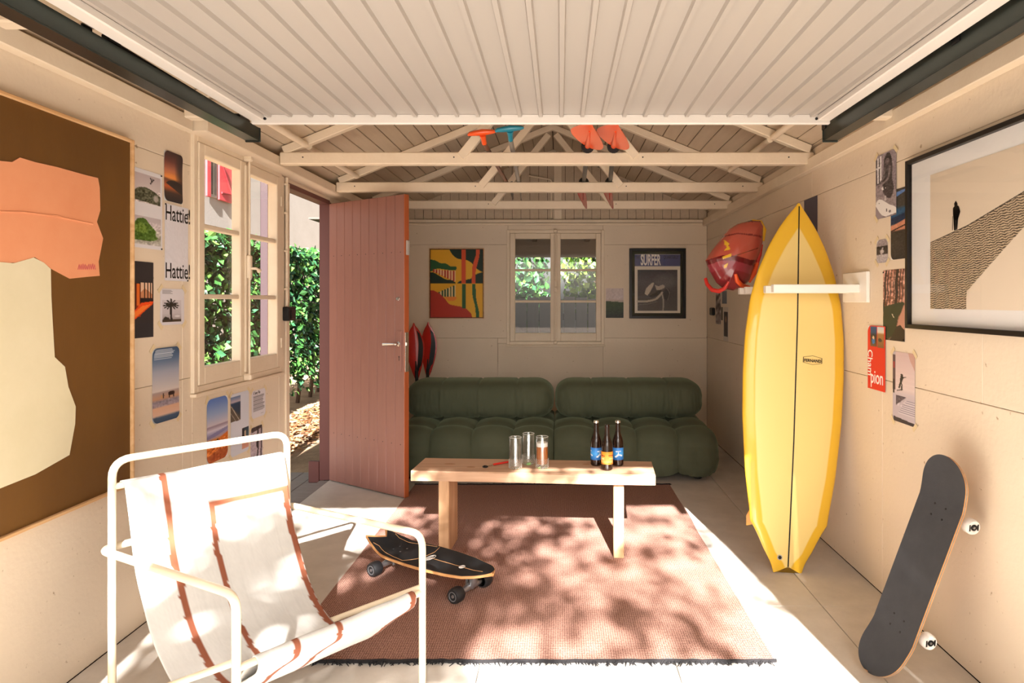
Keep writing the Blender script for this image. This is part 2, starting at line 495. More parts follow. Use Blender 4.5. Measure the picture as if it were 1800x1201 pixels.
# floor: painted sheets with open joints
floor = struct('floor', (0, 3.5, 0))
MB().box(XL - .04, XR + .07, YF - .1, YB + .07, -.06, -.031).build('underlay', M_roof_gap, floor)
fx = [XL, -1.03, -.30, .43, 1.16, XR]
for a, b in zip(fx[:-1], fx[1:]):
    for ya, yb in ((YF - .1, 2.9), (2.9, YB)):
        MB().box(a + .0015, b - .0015, ya + .001, yb - .001, -.03, 0, b=.0015).build('floor_panel', M_floor, floor)

# walls of painted chipboard panels with narrow joints
def panels(wall, axis, rects, mat=M_wall):
    for (a0, a1, z0, z1) in rects:
        g = .0010
        mb = MB()
        if axis == 'L': mb.box(XL - WT, XL, a0 + g, a1 - g, z0 + g, z1 - g, b=.002)
        elif axis == 'R': mb.box(XR, XR + WT, a0 + g, a1 - g, z0 + g, z1 - g, b=.002)
        else: mb.box(a0 + g, a1 - g, YB, YB + WT, z0 + g, z1 - g, b=.002)
        mb.build('wall_panel', mat, wall)
WY0, WY1, WZ0, WZ1 = 3.10, 4.055, .925, 2.135          # left window hole
DY0, DY1, DZ = 4.19, 4.945, 2.10                       # door hole
wl = struct('wall_left', (XL, 3.5, 0))
panels(wl, 'L', [(YF, 3.02, 0, .99), (YF, 3.02, .99, 1.99), (YF, WY0, 1.99, 2.205), (3.02, WY0, 0, .99), (3.02, WY0, .99, 1.99),
                 (WY0, WY1, 0, WZ0), (WY0, DY1, WZ1, 2.205), (WY1, DY0, 0, WZ1), (DY0, DY1, DZ, WZ1), (DY1, YB, 0, .99), (DY1, YB, .99, 2.205)])
MB().box(XL - .07, XL - WT, YF, WY0, -.062, 2.2).box(XL - .07, XL - WT, WY0, WY1, -.062, WZ0).box(XL - .07, XL - WT, WY0, YB + .07, WZ1, 2.2).box(XL - .07, XL - WT, WY1, DY0, -.062, 2.2).box(XL - .07, XL - WT, DY1, YB + .07, -.062, 2.2).build('cladding', M_redpaint, wl)
wr = struct('wall_right', (XR, 3.5, 0))
panels(wr, 'R', [(YF, 3.017, 0, .99), (3.017, 5.2, 0, .99), (5.2, YB, 0, .99), (YF, 2.3, .99, 1.965), (2.3, 4.74, .99, 1.965), (4.74, YB, .99, 1.965), (YF, 3.86, 1.965, 2.25), (3.86, YB, 1.965, 2.25)])
MB().box(XR + WT, XR + .07, YF, YB + .07, -.062, 2.25).build('cladding', M_redpaint, wr)
BX0, BX1, BZ0, BZ1 = BX(893), BX(1060), .925, 2.06     # back window hole
wb = struct('wall_back', (0, YB, 0))
panels(wb, 'B', [(XL, BX(875), 0, .98), (BX(875), BX1, 0, BZ0), (BX1, XR, 0, .98), (BX(875), BX0, BZ0, .98), (XL, BX0, .98, 1.925), (XL, BX0, 1.925, 2.15),
                 (BX1, XR, .98, 1.925), (BX1, XR, 1.925, 2.15), (BX0, BX1, BZ1, 2.15)])
MB().box(XL - .045, BX0, YB + WT, YB + .07, -.062, 2.15).box(BX1, XR + .045, YB + WT, YB + .07, -.062, 2.15).box(BX0, BX1, YB + WT, YB + .07, -.062, BZ0).box(BX0, BX1, YB + WT, YB + .07, BZ1, 2.15).build('cladding', M_redpaint, wb)
# gable: upright boards
nb = 36; gw = (XR - XL) / nb
for i in range(nb):
    x0, x1 = XL + i * gw + .0022, XL + (i + 1) * gw - .0022
    z0, z1 = roof_z(x0), roof_z(x1)
    xm = [x0, x1] if not (x0 < XRIDGE < x1) else [x0, XRIDGE, x1]
    poly = [(x0, 2.15), (x1, 2.15)] + [(x, roof_z(x)) for x in xm[::-1]]
    M = frame3((0, YB + .03, 0), (1, 0, 0), (0, 0, 1), (0, -1, 0))
    MB().prism(poly, 0, .02, M).build('gable_board', M_roof, wb)
MB().prism([(XR + .06, 2.12), (XR + .06, 2.25), (XRIDGE, 2.9), (XL - .06, 2.2), (XL - .06, 2.12)], 0, .02, frame3((0, YB + .055, 0), (1, 0, 0), (0, 0, 1), (0, -1, 0))).build('gable_backing', M_roof_gap, wb)

# front wall with the garage opening
wf = struct('wall_front', (0, YF, 0))
OX0, OX1, OZ = -1.42, 1.262, 2.32
MB().box(XL, OX0, YF - .05, YF, 0, 2.2, b=.003).build('wall_panel', M_wall, wf)
MB().box(OX1, XR, YF - .05, YF, 0, 2.2, b=.003).build('wall_panel', M_wall, wf)
MB().prism([(XL, OZ), (XR, OZ), (XR, roof_z(XR)), (XRIDGE, ZRIDGE), (XL, roof_z(XL))], 0, .05, frame3((0, YF, 0), (1, 0, 0), (0, 0, 1), (0, -1, 0))).build('gable_panel', M_wall, wf)

# roof boards running the length of the garage
ceil = struct('ceiling', (XRIDGE, 3.5, 2.2))
nrm = math.hypot(1, SLOPE); bw = .098
for sgn in (-1, 1):
    xe = (XL - .22) if sgn < 0 else (XR + .22)
    run = abs(xe - XRIDGE) * nrm; k = int(run / bw)
    base = None
    u = Vector((sgn, 0, -SLOPE)) / nrm; w = Vector((SLOPE * sgn, 0, 1)) / nrm
    for i in range(k):
        if base is None:
            M = frame3((XRIDGE, 0, ZRIDGE), u, (0, 1, 0), w)
            base = MB().box(.002, bw - .002, YF - .25, YB + .3, 0, .016, M, b=.003).build('roof_board', M_roof, ceil); base_i = i
        else:
            inst(base, u * (bw * i))
    M = frame3((XRIDGE, 0, ZRIDGE), u, (0, 1, 0), w)
    MB().box(0, run, YF - .25, YB + .3, .018, .04, M).build('roof_felt', M_roof_gap, ceil)

MB().prism([(-.14, -.03), (0, .03), (.14, -.03), (.14, .02), (0, .08), (-.14, .02)], YF - .25, YB + .3, frame3((XRIDGE, 0, ZRIDGE), (1, 0, 0), (0, 0, 1), (0, 1, 0)) @ Matrix.Translation((0, .012, 0))).build('ridge_light_seal', M_roof_gap, ceil)  # unseen cover over the ridge gap, added to stop sun leaking in

# trims: wall cap rails, plates, back rail
def trim(n, *boxes, b=.004):
    mb = MB()
    for bx in boxes: mb.box(*bx, b=b)
    o = mb.build('trim_%d' % n, M_trim); o['kind'] = 'structure'; return o
trim(1, (XL, XL + .045, YF, 3.03, 2.137, 2.205))
trim(2, (XL, XL + .105, 3.04, YB, 2.14, 2.20))
trim(3, (XR - .045, XR, YF, YB, 2.112, 2.182))
trim(4, (XL + .11, XR - .05, YB - .02, YB - .001, 2.118, 2.142), (XL + .11, XR - .05, YB - .035, YB - .001, 2.146, 2.175))
trim(5, (XRIDGE + .005, XRIDGE + .085, YB - .02, YB + .008, 2.178, 2.855))
trim(6, (XL + .001, XL + .012, WY1 + .005, WY1 + .05, .93, 2.13), b=.002)
trim(7, (XL + .001, XL + .014, DY0 - .055, DY0 - .005, 0.0, 2.10), b=.002)

# trusses
ZT0, ZT1 = 2.15, 2.221
def truss(y):
    t = thing('roof_truss', (XRIDGE, y, ZT0))
    M = Matrix.Identity(4)
    MB().box(XL + .108, XR - .005, y, y + .06, ZT0, ZT1, b=.006).build('tie_beam', M_trim, t)
    for s_ in (-1, 1):
        u = Vector((s_, 0, -SLOPE)) / nrm; w = Vector((SLOPE * s_, 0, 1)) / nrm
        L = (abs((XL + .115 if s_ < 0 else XR - .012) - XRIDGE) - .0) * nrm
        MB().box(.0, L, y + .003, y + .052, -.054, -.004, frame3((XRIDGE, 0, ZRIDGE), u, (0, 1, 0), w), b=.004).build('rafter', M_trim, t)
        a = Vector((XRIDGE + s_ * .51, 0, ZT1 - .03)); b_ = Vector((XRIDGE + s_ * .03, 0, ZRIDGE - .10)); d = (b_ - a); L = d.length; d.normalize()
        MB().box(0, L, y - .012, y + .035, -.026, .026, frame3(a, d, (0, 1, 0), d.cross(Vector((0, 1, 0)))), b=.003).build('strut', M_trim, t)
    for x in (-.62, .48, -1.5, 1.33): MB().lathe([(.004, 0), (.004, .003), (.001, .004)], 8, frame3((x, y, ZT0 + .04), (1, 0, 0), (0, 0, 1), (0, -1, 0))).build('bolt_head', M_dark, t)
    return t
ys = [1.87, 2.84, 3.81, 4.77, 5.64]
t0 = truss(ys[0])
lab = ['cream timber roof truss near the front, largely hidden above the ribbed door panel', 'cream timber roof truss just above the back edge of the ribbed door panel',
       'cream timber roof truss carrying the orange and teal paddle grips', 'cream timber roof truss carrying the back ends of the kayak paddles', 'cream timber roof truss closest to the back gable wall']
for i, y in enumerate(ys):
    t = t0 if i == 0 else copy_tree(t0, None, (0, y - ys[0], 0))
    tag(t, lab[i], 'roof truss', 'timber roof trusses')

# conduit on the gable
g = MB().tube(fillet([(XRIDGE - .02, YB - .012, 2.19), (XRIDGE - .02, YB - .012, 2.58), (XRIDGE - .25, YB - .012, 2.62)], .03), .008, 8).build('conduit', M_trim, smooth=40)
tag(g, 'thin painted cable conduit running up the back gable beside the centre post', 'conduit')
# diagonal wind braces along the roof slopes
for s_ in (-1, 1):
    for (ya, yb) in ((2.9, 3.8), (3.87, 4.76)):
        xa = (XL + .265) if s_ < 0 else (XR - .25)
        o = MB().tube([(xa, ya - .02, roof_z(xa) - .058), (xa, yb - .001, roof_z(xa) - .058)], .019, 10).build('purlin_brace', M_trim, smooth=40)
        tag(o, ('round painted brace under the roof boards above the ' + ('window wall' if s_ < 0 else 'surfboard wall') + (', near the ribbed door panel' if ya < 3 else ', between the two middle trusses')), 'brace', 'roof braces')

# ---------------------------------------------------------------- windows
def window(idx, M, W, H, label=None):
    """M: x along the wall, y up, z into the room; hole W x H, origin lower left"""
    wn = thing('window_%d' % idx, M.to_translation()); wn['kind'] = 'structure'
    t = .03
    fr = MB().box(-.012, t - .01, -.012, H + .012, -.06, .016, M, b=.003).box(W - t + .01, W + .012, -.012, H + .012, -.06, .016, M, b=.003)
    fr.box(t - .01, W - t + .01, H - t + .01, H + .012, -.06, .016, M, b=.003).box(t - .01, W - t + .01, -.012, t - .01, -.06, .016, M, b=.003)
    fr.build('frame', M_trim, wn)
    MB().box(-.02, W + .02, -.03, -.013, 0, .03, M, b=.003).build('sill', M_trim, wn)
    mid = W / 2
    for k in (0, 1):
        x0, x1 = (t - .008, mid - .001) if k == 0 else (mid + .001, W - t + .008)
        y0, y1 = t - .008, H - t + .008
        st, tr_, br_ = .050, .055, .085
        cs = MB()
        cs.box(x0, x0 + st, y0, y1, -.028, .022, M, b=.004).box(x1 - st, x1, y0, y1, -.028, .022, M, b=.004)
        cs.box(x0 + st, x1 - st, y1 - tr_, y1, -.028, .022, M, b=.004).box(x0 + st, x1 - st, y0, y0 + br_, -.028, .022, M, b=.004)
        c = cs.build('casement', M_trim, wn)
        gx0, gx1, gy0, gy1 = x0 + st, x1 - st, y0 + br_, y1 - tr_
        hh = (gy1 - gy0) / 3
        for q in (1, 2): MB().box(gx0, gx1, gy0 + q * hh - .012, gy0 + q * hh + .012, -.024, .014, M, b=.004).build('glazing_bar', M_trim, c)
        for q in range(3): MB().box(gx0 - .004, gx1 + .004, gy0 + q * hh + (.012 if q else -.004), gy0 + (q + 1) * hh - (.012 if q < 2 else -.004), -.010, -.006, M).build('pane', M_glass, c)
        hx = x0 - .004 if k == 0 else x1 + .004
        for hy in (H * .14, H * .86): MB().tube([M @ Vector((hx, hy - .03, .022)), M @ Vector((hx, hy + .03, .022))], .006, 8).build('hinge', M_trim, c, smooth=40)
    MB().box(mid - .018, mid + .018, t + .01, H - t - .01, .022, .034, M, b=.004).build('cover_strip', M_trim, wn)
    bolt = MB().tube([M @ Vector((mid, .0, .045)), M @ Vector((mid, H, .045))], .006, 8).build('espagnolette_rod', M_trim, wn, smooth=40)
    MB().box(mid - .016, mid + .016, H * .455, H * .56, .034, .056, M, b=.006).build('gear_box', M_trim, bolt)
    MB().tube(fillet([M @ Vector((mid, H * .5, .055)), M @ Vector((mid, H * .5, .085)), M @ Vector((mid + .028, H * .5 - .012, .085))], .012), [.007] * 8 + [.013], 10).build('handle', M_trim, bolt, smooth=50)
    for hy in (-.005, H - .02): MB().box(mid - .02, mid + .02, hy, hy + .035, .016, .06, M, b=.008).build('keeper', M_trim, bolt)
    return wn
window(1, frame3((XL, WY0, WZ0), (0, 1, 0), (0, 0, 1), (1, 0, 0)), WY1 - WY0, WZ1 - WZ0)
window(2, frame3((BX0, YB, BZ0), (1, 0, 0), (0, 0, 1), (0, -1, 0)), BX1 - BX0, BZ1 - BZ0)

# ---------------------------------------------------------------- open plank door
hinge = Vector((XL + .012, 4.925, .008)); free = Vector((-1.062, 4.474, .008))
du = (free - hinge); DW = du.length; du.normalize(); dn = Vector((du.y, -du.x, 0))          # dn points to the camera side
DM = frame3(hinge, du, Vector((0, 0, 1)), dn)
door = thing('door_1', hinge); door['kind'] = 'structure'
DH = 2.075; npl = 9; pw = DW / npl
for i in range(npl):
    MB().box(i * pw + .0012, (i + 1) * pw - .0012, 0, DH, -.012, .010, DM, b=.003).build('plank', M_door, door)
MB().box(.002, DW - .002, .002, DH - .002, -.03, -.0125, DM).build('backing', M_door, door)
MB().box(DW + .0004, DW + .006, 0, DH, -.03, .010, DM, b=.001).build('edge_strip', M_dooredge, door)
nl = MB()
for i in range(npl):
    for hz in (.36, 1.68): nl.lathe([(.0035, 0), (.0035, .0008), (.001, .0012)], 6, DM @ Matrix.Translation((i * pw + pw * .62, hz, .010)))
nl.build('nail_heads', M_dark, door)
hp = MB().box(DW - .062, DW - .022, .86, 1.14, .010, .016, DM, b=.003).build('handle_plate', M_door, door)
lv = MB().tube(fillet([DM @ Vector((DW - .042, 1.05, .012)), DM @ Vector((DW - .042, 1.05, .05)), DM @ Vector((DW - .16, 1.045, .052))], .012), [.009] * 5 + [.008] * 3 + [.011], 10)
lv.build('lever', M_chrome, hp, smooth=50)
MB().lathe([(.016, 0), (.016, .006), (.011, .008), (.011, .012), (0, .012)], 14, DM @ Matrix.Translation((DW - .042, 1.05, .016))).build('rose', M_chrome, hp, smooth=40)
MB().box(DW - .045, DW - .039, .935, .96, .016, .0165, DM).lathe([(.006, 0), (.006, .0006)], 10, DM @ Matrix.Translation((DW - .042, .962, .016))).build('keyhole', M_black, hp)
MB().box(DW + .006, DW + .008, .86, 1.13, -.026, .006, DM, b=.0006).box(DW + .008, DW + .016, 1.04, 1.06, -.02, -.002, DM).build('lock_plate', M_chrome, door)
MB().lathe([(.013, 0), (.013, .005), (.009, .008), (.009, .018), (0, .018)], 12, DM @ Matrix.Translation((DW - .05, 1.36, .010))).build('latch_knob', M_chrome, door, smooth=40)
MB().box(DW + .006, DW + .02, 1.66, 1.76, -.024, .0, DM, b=.003).build('catch', M_white, door)
# door frame
df = thing('door_2', (XL, DY0, 0)); df['kind'] = 'structure'
MB().box(XL - .075, XL + .004, DY1 - .005, DY1 + .03, 0, DZ, b=.002).build('jamb', M_redpaint, df)
MB().box(XL - .075, XL - .002, DY0 - .005, DY0 + .02, 0, DZ, b=.002).build('jamb', M_redpaint, df)
MB().box(XL - .075, XL + .004, DY0, DY1, DZ - .02, DZ + .012, b=.002).build('lintel', M_redpaint, df)
MB().box(XL - .075, XL - .002, DY0, DY1, -.03, -.004, b=.002).build('threshold', M_deck, df)
o = MB().box(XL - .16, XL - .08, DY1 + .0, DY1 + .04, -.0215, .14, b=.004).build('door_stop_post', M_redpaint)
tag(o, 'short red brown timber post outside at the foot of the open plank door', 'post')

# conduit and box beside the door
cd = thing('wall_conduit', (XL, 4.125, 1.3), 'cream cable conduit with clips running down between the window and the doorway', 'conduit')
MB().tube([(XL + .02, 4.125, 1.32), (XL + .02, 4.125, 2.13)], .010, 10).build('pipe', M_trim, cd, smooth=40)
for z in (1.42, 1.66, 1.9, 2.08): MB().box(XL + .001, XL + .034, 4.105, 4.117, z, z + .014, b=.002).build('clip', M_trim, cd)
sw = thing('switch_box', (XL, 4.14, 1.25), 'small black switch box on the cream post beside the doorway', 'switch')
MB().box(XL + .014, XL + .055, 4.075, 4.185, 1.228, 1.316, b=.005).build('case', M_black, sw)
MB().box(XL + .0555, XL + .06, 4.10, 4.165, 1.24, 1.30, b=.002).build('rocker', M_dark, sw)
o = MB().box(XR - .03, XR - .0005, 6.27, 6.39, 1.215, 1.29, b=.008).build('wall_socket', M_black)
tag(o, 'small black socket on the right wall near the back corner', 'socket')

# ---------------------------------------------------------------- up-and-over garage door panel
GX0, GX1, GY0, GY1 = -1.30, 1.135, .86, 2.755
gd = thing('garage_door', (0, 2.0, 2.10), 'white ribbed metal up-and-over garage door hanging open under the roof', 'garage door')
MB().box(GX0, GX1, GY0, GY1, 2.136, 2.140).build('sheet', M_white, gd)
nr = 26; rs = (GX1 - GX0 - .16) / nr; rb = None
for i in range(nr + 1):
    x = GX0 + .08 + i * rs
    if rb is None:
        M = frame3((x, GY1 - .012, 2.1365), (1, 0, 0), (0, 0, -1), (0, -1, 0))
        rb = MB().prism([(-.011, 0), (.011, 0), (.007, .014), (-.007, .014)], 0, GY1 - GY0 - .02, M).build('rib', M_white, gd)
    else: inst(rb, (i * rs, 0, 0))
MB().box(GX0, GX1, GY1 - .008, GY1 + .012, 2.096, 2.138, b=.004).build('back_rail', M_rail, gd)
MB().box(GX0, GX1, GY0 - .02, GY0, 2.098, 2.140, b=.004).build('front_rail', M_rail, gd)
for xa, xb in ((GX0, GX0 + .055), (GX1 - .055, GX1)):
    MB().box(xa, xb, GY0, GY1 - .009, 2.108, 2.1355, b=.004).build('side_rail', M_rail, gd)
b_ = MB()
for x in (GX0 + .06, GX1 - .06): b_.lathe([(.006, 0), (.006, .003), (.002, .004)], 8, frame3((x, GY1 - .008, 2.117), (1, 0, 0), (0, 0, 1), (0, -1, 0)))
b_.build('screw', M_dark, gd)
def track(x, s_, label):
    t = thing('door_track', (x, 1.9, 2.05), label, 'track', 'garage door tracks')
    y0, y1 = .62, 2.86
    ch = MB().box(x - .030, x + .030, y0, y1, 2.052, 2.057, b=.001).box(x - .030, x - .025, y0, y1, 2.057, 2.122).box(x + .025, x + .030, y0, y1, 2.057, 2.108)
    ch.box(x - .025, x - .012, y0, y1, 2.117, 2.122)
    ch.build('channel', M_track, t)
    MB().box(x - .034, x + .034, y1 - .002, y1 + .006, 2.046, 2.11, b=.004).build('end_plate', M_track, t)
    MB().tube([(x + s_ * .0, y1 - .14, 2.115), (x, y1 - .9, 2.128)], .007, 8).build('rod', M_dark, t, smooth=40)
    MB().lathe([(.0, -.01), (.022, -.01), (.024, 0), (.022, .01), (0, .01)], 14, frame3((x, y1 - .05, 2.083), (0, 1, 0), (0, 0, 1), (1, 0, 0))).build('roller', M_black, t, smooth=40)
    MB().box(x - .02, x + .02, y1 - .16, y1 - .06, 2.09, 2.128, b=.006).build('roller_bracket', M_dark, t)
    MB().box(x - .012, x + .012, 1.99 - .06, 2.05 - .06, 2.118, 2.142, b=.004).build('pivot', M_dark, t)
    for yy in (1.90, 2.85): MB().box(x - .034, x - .028, yy - .02, yy + .02, 2.10, 2.185, b=.001).build('hanger', M_dark, t)
track(GX0 - .045, 1, 'dark metal garage door track above the brown painting wall')
track(GX1 + .045, -1, 'dark metal garage door track above the framed photograph wall')

# ================================================================== BIG THINGS
# ---------------------------------------------------------------- sofa
SX0, SX1, SXM = -1.30, 1.20, -.05
sofa = thing('sofa', (SXM, 5.4, 0), 'long low dark green velvet sofa with deep tufted seat', 'sofa')
def pleat(x, z, seed):
    return mnoise.noise(Vector((x * 26 + seed, z * 3.0, seed))) + .6 * mnoise.noise(Vector((x * 55 + seed, z * 4.0, seed + 9)))
def seat_module(x0, x1, nc, name, round_l, round_r):
    # profile in (y, z), walked from the front bottom edge over the top to the back
    prof = []
    for t in np.linspace(0, 1, 12): prof.append((4.915 - .035 * math.sin(math.pi * t), .06 + .20 * t))
    for t in np.linspace(0.08, 1, 12): prof.append((5.06 - .145 * math.cos(t * math.pi / 2), .26 + .105 * math.sin(t * math.pi / 2)))
    for t in np.linspace(.05, 1, 22): prof.append((5.06 + .80 * t, .365 + .01 * t))
    for t in np.linspace(.1, 1, 4): prof.append((5.86 + .03 * t, .375 - .315 * t))
    prof = [Vector((0, p[0], p[1])) for p in prof]; n = len(prof)
    arc = [0.]
    for a, b in zip(prof[:-1], prof[1:]): arc.append(arc[-1] + (b - a).length)
    nors = []
    for i in range(n):
        d = prof[min(i + 1, n - 1)] - prof[max(i - 1, 0)]; d.normalize(); nors.append(Vector((0, -d.z, d.y)))
    knots = [-.12, .11, .505, .80, 1.12, 1.6]                # button rows along the profile
    cw = (x1 - x0) / nc; NU = nc * 22 + 1
    rows = []
    for j in range(NU):
        u = j / (NU - 1); x = x0 + (x1 - x0) * u; row = []
        su = abs(math.sin(math.pi * u * nc))
        edge = 0
        er = .13
        if round_r and x1 - x < er: edge = 1 - (x1 - x) / er
        if round_l and x - x0 < er: edge = 1 - (x - x0) / er
        for i in range(n):
            a = arc[i]
            for q in range(len(knots) - 1):
                if knots[q] <= a <= knots[q + 1]: ph = (a - knots[q]) / (knots[q + 1] - knots[q]); break
            st = abs(math.sin(math.pi * ph))
            dx_ = min(u * nc % 1, 1 - u * nc % 1) * cw; dp_ = min(ph, 1 - ph) * .36
            h = .046 * su ** .75 * st ** .75 + .007 * (1 - math.exp(-(dx_ / .007) ** 2)) - .012
            h -= .022 * math.exp(-(dx_ ** 2 + dp_ ** 2) / .0022)
            h += .0035 * pleat(x, prof[i].z * 2, 5.) * math.exp(-dx_ / .06)
            low = max(0, 1 - a / .30)
            h += .008 * low * pleat(x, prof[i].z, 3.) * (1.6 if round_r and x > x1 - .4 else .8)
            p = prof[i] + nors[i] * h
            if edge:                                          # round the open end
                sc = math.sqrt(max(0, 1 - (edge * .96) ** 2.6))
                cz = .21; cy = 5.4
                p = Vector((0, cy + (p.y - cy) * (1 - .14 * (1 - sc)), cz + (p.z - cz) * (.45 + .55 * sc)))
            row.append(Vector((x, p.y, p.z)))
        rows.append(row)
    mb = MB().grid(rows)
    mb.f += [tuple(range(n))[::-1], tuple((NU - 1) * n + i for i in range(n))]
    # underside
    mb.f.append(tuple([j * n for j in range(NU)] + [j * n + n - 1 for j in range(NU - 1, -1, -1)]))
    o = mb.build(name, M_velvet, sofa, smooth=60)
    return o
s1 = seat_module(SX0, SXM - .002, 4, 'seat', True, False); s2 = seat_module(SXM + .002, SX1, 4, 'seat', False, True)
def button(x, y, z, n, par):
    M = Vector(n).to_track_quat('Z', 'Y').to_matrix().to_4x4(); M.translation = Vector((x, y, z))
    MB().lathe([(0, .006), (.008, .005), (.012, 0), (.012, -.01)][::-1], 10, M).build('button', M_velvet, par, smooth=60)
for i in range(1, 8):
    x = SX0 + i * (SX1 - SX0) / 8
    if i == 4: continue
    par = s1 if i < 4 else s2
    button(x, 4.925, .195, (0, -1, .1), par); button(x, 5.205, .345, (0, 0, 1), par)
def back_cushion(x0, x1, seed):
    NX, NA = 190, 44; rows = []
    cy, cz, ry, rz = 5.57, .535, .235, .158
    for j in range(NX):
        u = j / (NX - 1); x = x0 + (x1 - x0) * u
        e = min(u, 1 - u) * (x1 - x0); r = .17
        sc = 1. if e >= r else math.sqrt(max(0., 1 - (1 - e / r) ** 2.4))
        k = u * 4; fr = min(k % 1, 1 - k % 1) * (x1 - x0) / 4
        seam = .012 * math.exp(-(fr / .008) ** 2) * (1 if .02 < u < .98 else 0)
        row = []
        for i in range(NA):
            a = 2 * math.pi * i / NA
            c, s_ = math.cos(a), math.sin(a); q = 2 / 3.2
            yy = math.copysign(abs(c) ** q, c); zz = math.copysign(abs(s_) ** q, s_)
            rad = 1 + .022 * math.sin(math.pi * (k % 1)) ** .7
            w = .009 * pleat(x, zz, seed) * (.35 + 1.0 * math.exp(-(fr / .10) ** 2)) * (1.0 if zz < .55 else .3) * (1.6 if e < .3 else 1)
            row.append(Vector((x, cy + yy * (ry * (.30 + .70 * sc)) * rad - (seam * -yy), cz + zz * (rz * (.25 + .75 * sc)) * rad - seam * zz)) + Vector((0, w * yy, w * zz * .3)))
        rows.append(row)
    mb = MB().grid(rows, cv=True, flip=True)
    mb.f += [tuple(range(NA)), tuple((NX - 1) * NA + i for i in range(NA))[::-1]]
    return mb.build('backrest', M_velvet, sofa, smooth=60)
back_cushion(SX0 + .015, SXM - .006, 1.5); back_cushion(SXM + .006, SX1 - .015, 7.5)
for x in (SX0 + .15, SXM - .1, SXM + .1, SX1 - .15):
    for y in (5.0, 5.75): MB().lathe([(.028, 0), (.034, .006), (.034, .075), (0, .075)], 14, Matrix.Translation((x, y, 0))).build('foot', M_black, sofa, smooth=40)

# ---------------------------------------------------------------- rug
RX0, RX1, RY0, RY1 = -1.063, .803, 2.445, 4.79
rug = thing('rug', ((RX0 + RX1) / 2, (RY0 + RY1) / 2, 0), 'flat woven rust brown rug with black fringed ends under the bench', 'rug')
pts = []
for i in range(60):
    y = RY0 + (RY1 - RY0) * i / 59
    wob = .006 * mnoise.noise(Vector((y * 2, 1, 0)))
    pts.append([Vector((RX0 + wob + (RX1 - RX0 + .008 * mnoise.noise(Vector((y * 2.3, 5, 0)))) * j / 30, y, .008 + .0015 * mnoise.noise(Vector((j * .4, y * 3, 2))))) for j in range(31)])
mb = MB().grid(pts, flip=True)
mb.box(RX0 + .003, RX1 - .003, RY0 + .001, RY1 - .001, .0005, .006)
mb.build('weave', M_rug, rug, smooth=True)
for y, s_ in ((RY0, -1), (RY1, 1)):
    fb = MB()
    fb.tube([(RX0 - .004 + (RX1 - RX0 + .008) * k / 60, y + s_ * .004 + .004 * random.uniform(-1, 1), .008) for k in range(61)], .0075, 6)
    for k in range(330):
        x = RX0 + (RX1 - RX0) * random.random(); L = random.uniform(.012, .034); a = random.uniform(-.9, .9)
        fb.tube([(x, y, .010), (x + a * L * .5, y + s_ * L * .6, random.uniform(.005, .012)), (x + a * L, y + s_ * L * random.uniform(.6, 1.1), .0035)], [.003, .0028, .0015], 4)
    tag(fb.build('fringe', M_rugfr, rug), kind='stuff')

# ---------------------------------------------------------------- bench
fl, frp = Vector((-.79, 3.455, 0)), Vector((.49, 3.37, 0))
bu = (frp - fl).normalized(); bv = Vector((-bu.y, bu.x, 0)); BL = (frp - fl).length
BM = frame3(fl, bu, bv, Vector((0, 0, 1)))
BTOP = .455
bench = thing('bench', fl + bu * BL / 2 + bv * .14, 'pale solid pine bench with thick slab top standing on the rug', 'bench')
pts = []
sl = MB()
n = 24; ring = lambda x: [(x, .0 + .004 * math.sin(x * 5), .402), (x, -.004 + .005 * math.sin(x * 4 + 1), BTOP - .006), (x, .004, BTOP), (x, .285, BTOP), (x, .29, BTOP - .006), (x, .288, .402)]
rows = [[Vector(p) for p in ring(BL * i / n)] for i in range(n + 1)]
sl.grid(rows, cv=True, M=BM)
sl.f += [tuple(range(6))[::-1], tuple(n * 6 + i for i in range(6))]
top = sl.build('tabletop', M_bench, bench)
for x0, x1 in ((.140, .196), (1.068, 1.122)):
    MB().box(x0, x1, .03, .245, .0085, .4015, BM, b=.004).build('leg', M_leg, bench)
M_knot = pm('wood_knot', (172, 124, 88), .6)
for (x, y, r) in ((.17, .16, .018), (.30, .10, .014), (.92, .2, .012)): MB().lathe([(r, 0), (r * .9, .0006), (0, .0008)], 12, BM @ Matrix.Translation((x, y, BTOP)) @ Matrix.Diagonal((1.8, .8, 1, 1))).build('knot', M_knot, top)

# ---------------------------------------------------------------- lounge chair (tube frame and woven sling)
RL, wv, dv = Vector((-1.48, 2.16, 0)), Vector((.39, .45, 0)), Vector((.59, -.32, 0))
DL = dv.length
def C(a, d, z): return RL + wv * a + dv * (d / DL) + Vector((0, 0, z))          # a across 0..1, d depth in metres, z height
chair = thing('lounge_chair', RL + wv * .5 + dv * .5, 'cream tubular lounge chair with white woven sling and rust stripes', 'chair')
tr = .0125
MB().tube(fillet([C(0, 0, 0), C(0, 0, .825), C(1, 0, .825), C(1, 0, 0)], .06), tr, 12).build('back_frame', M_cream, chair, smooth=50)
MB().tube(fillet([C(-.035, DL, 0), C(-.035, DL, .53), C(-.035, -.03, .53), C(1.035, -.03, .53), C(1.035, DL, .53), C(1.035, DL, 0)], .05), tr, 12).build('arm_frame', M_cream, chair, smooth=50)
MB().tube([C(0, 0.0, .737), C(1, 0.0, .737)], .011, 10).build('sling_rod', M_cream, chair, smooth=50)
MB().tube([C(-.03, DL - .0, .325), C(1.03, DL - .0, .325)], .011, 10).build('sling_rod', M_cream, chair, smooth=50)
for a in (0, 1):
    MB().tube([C(a, 0.0, .012), C(a + (.03 if a else -.03), DL, .345)], .0105, 10).build('side_brace', M_cream, chair, smooth=50)
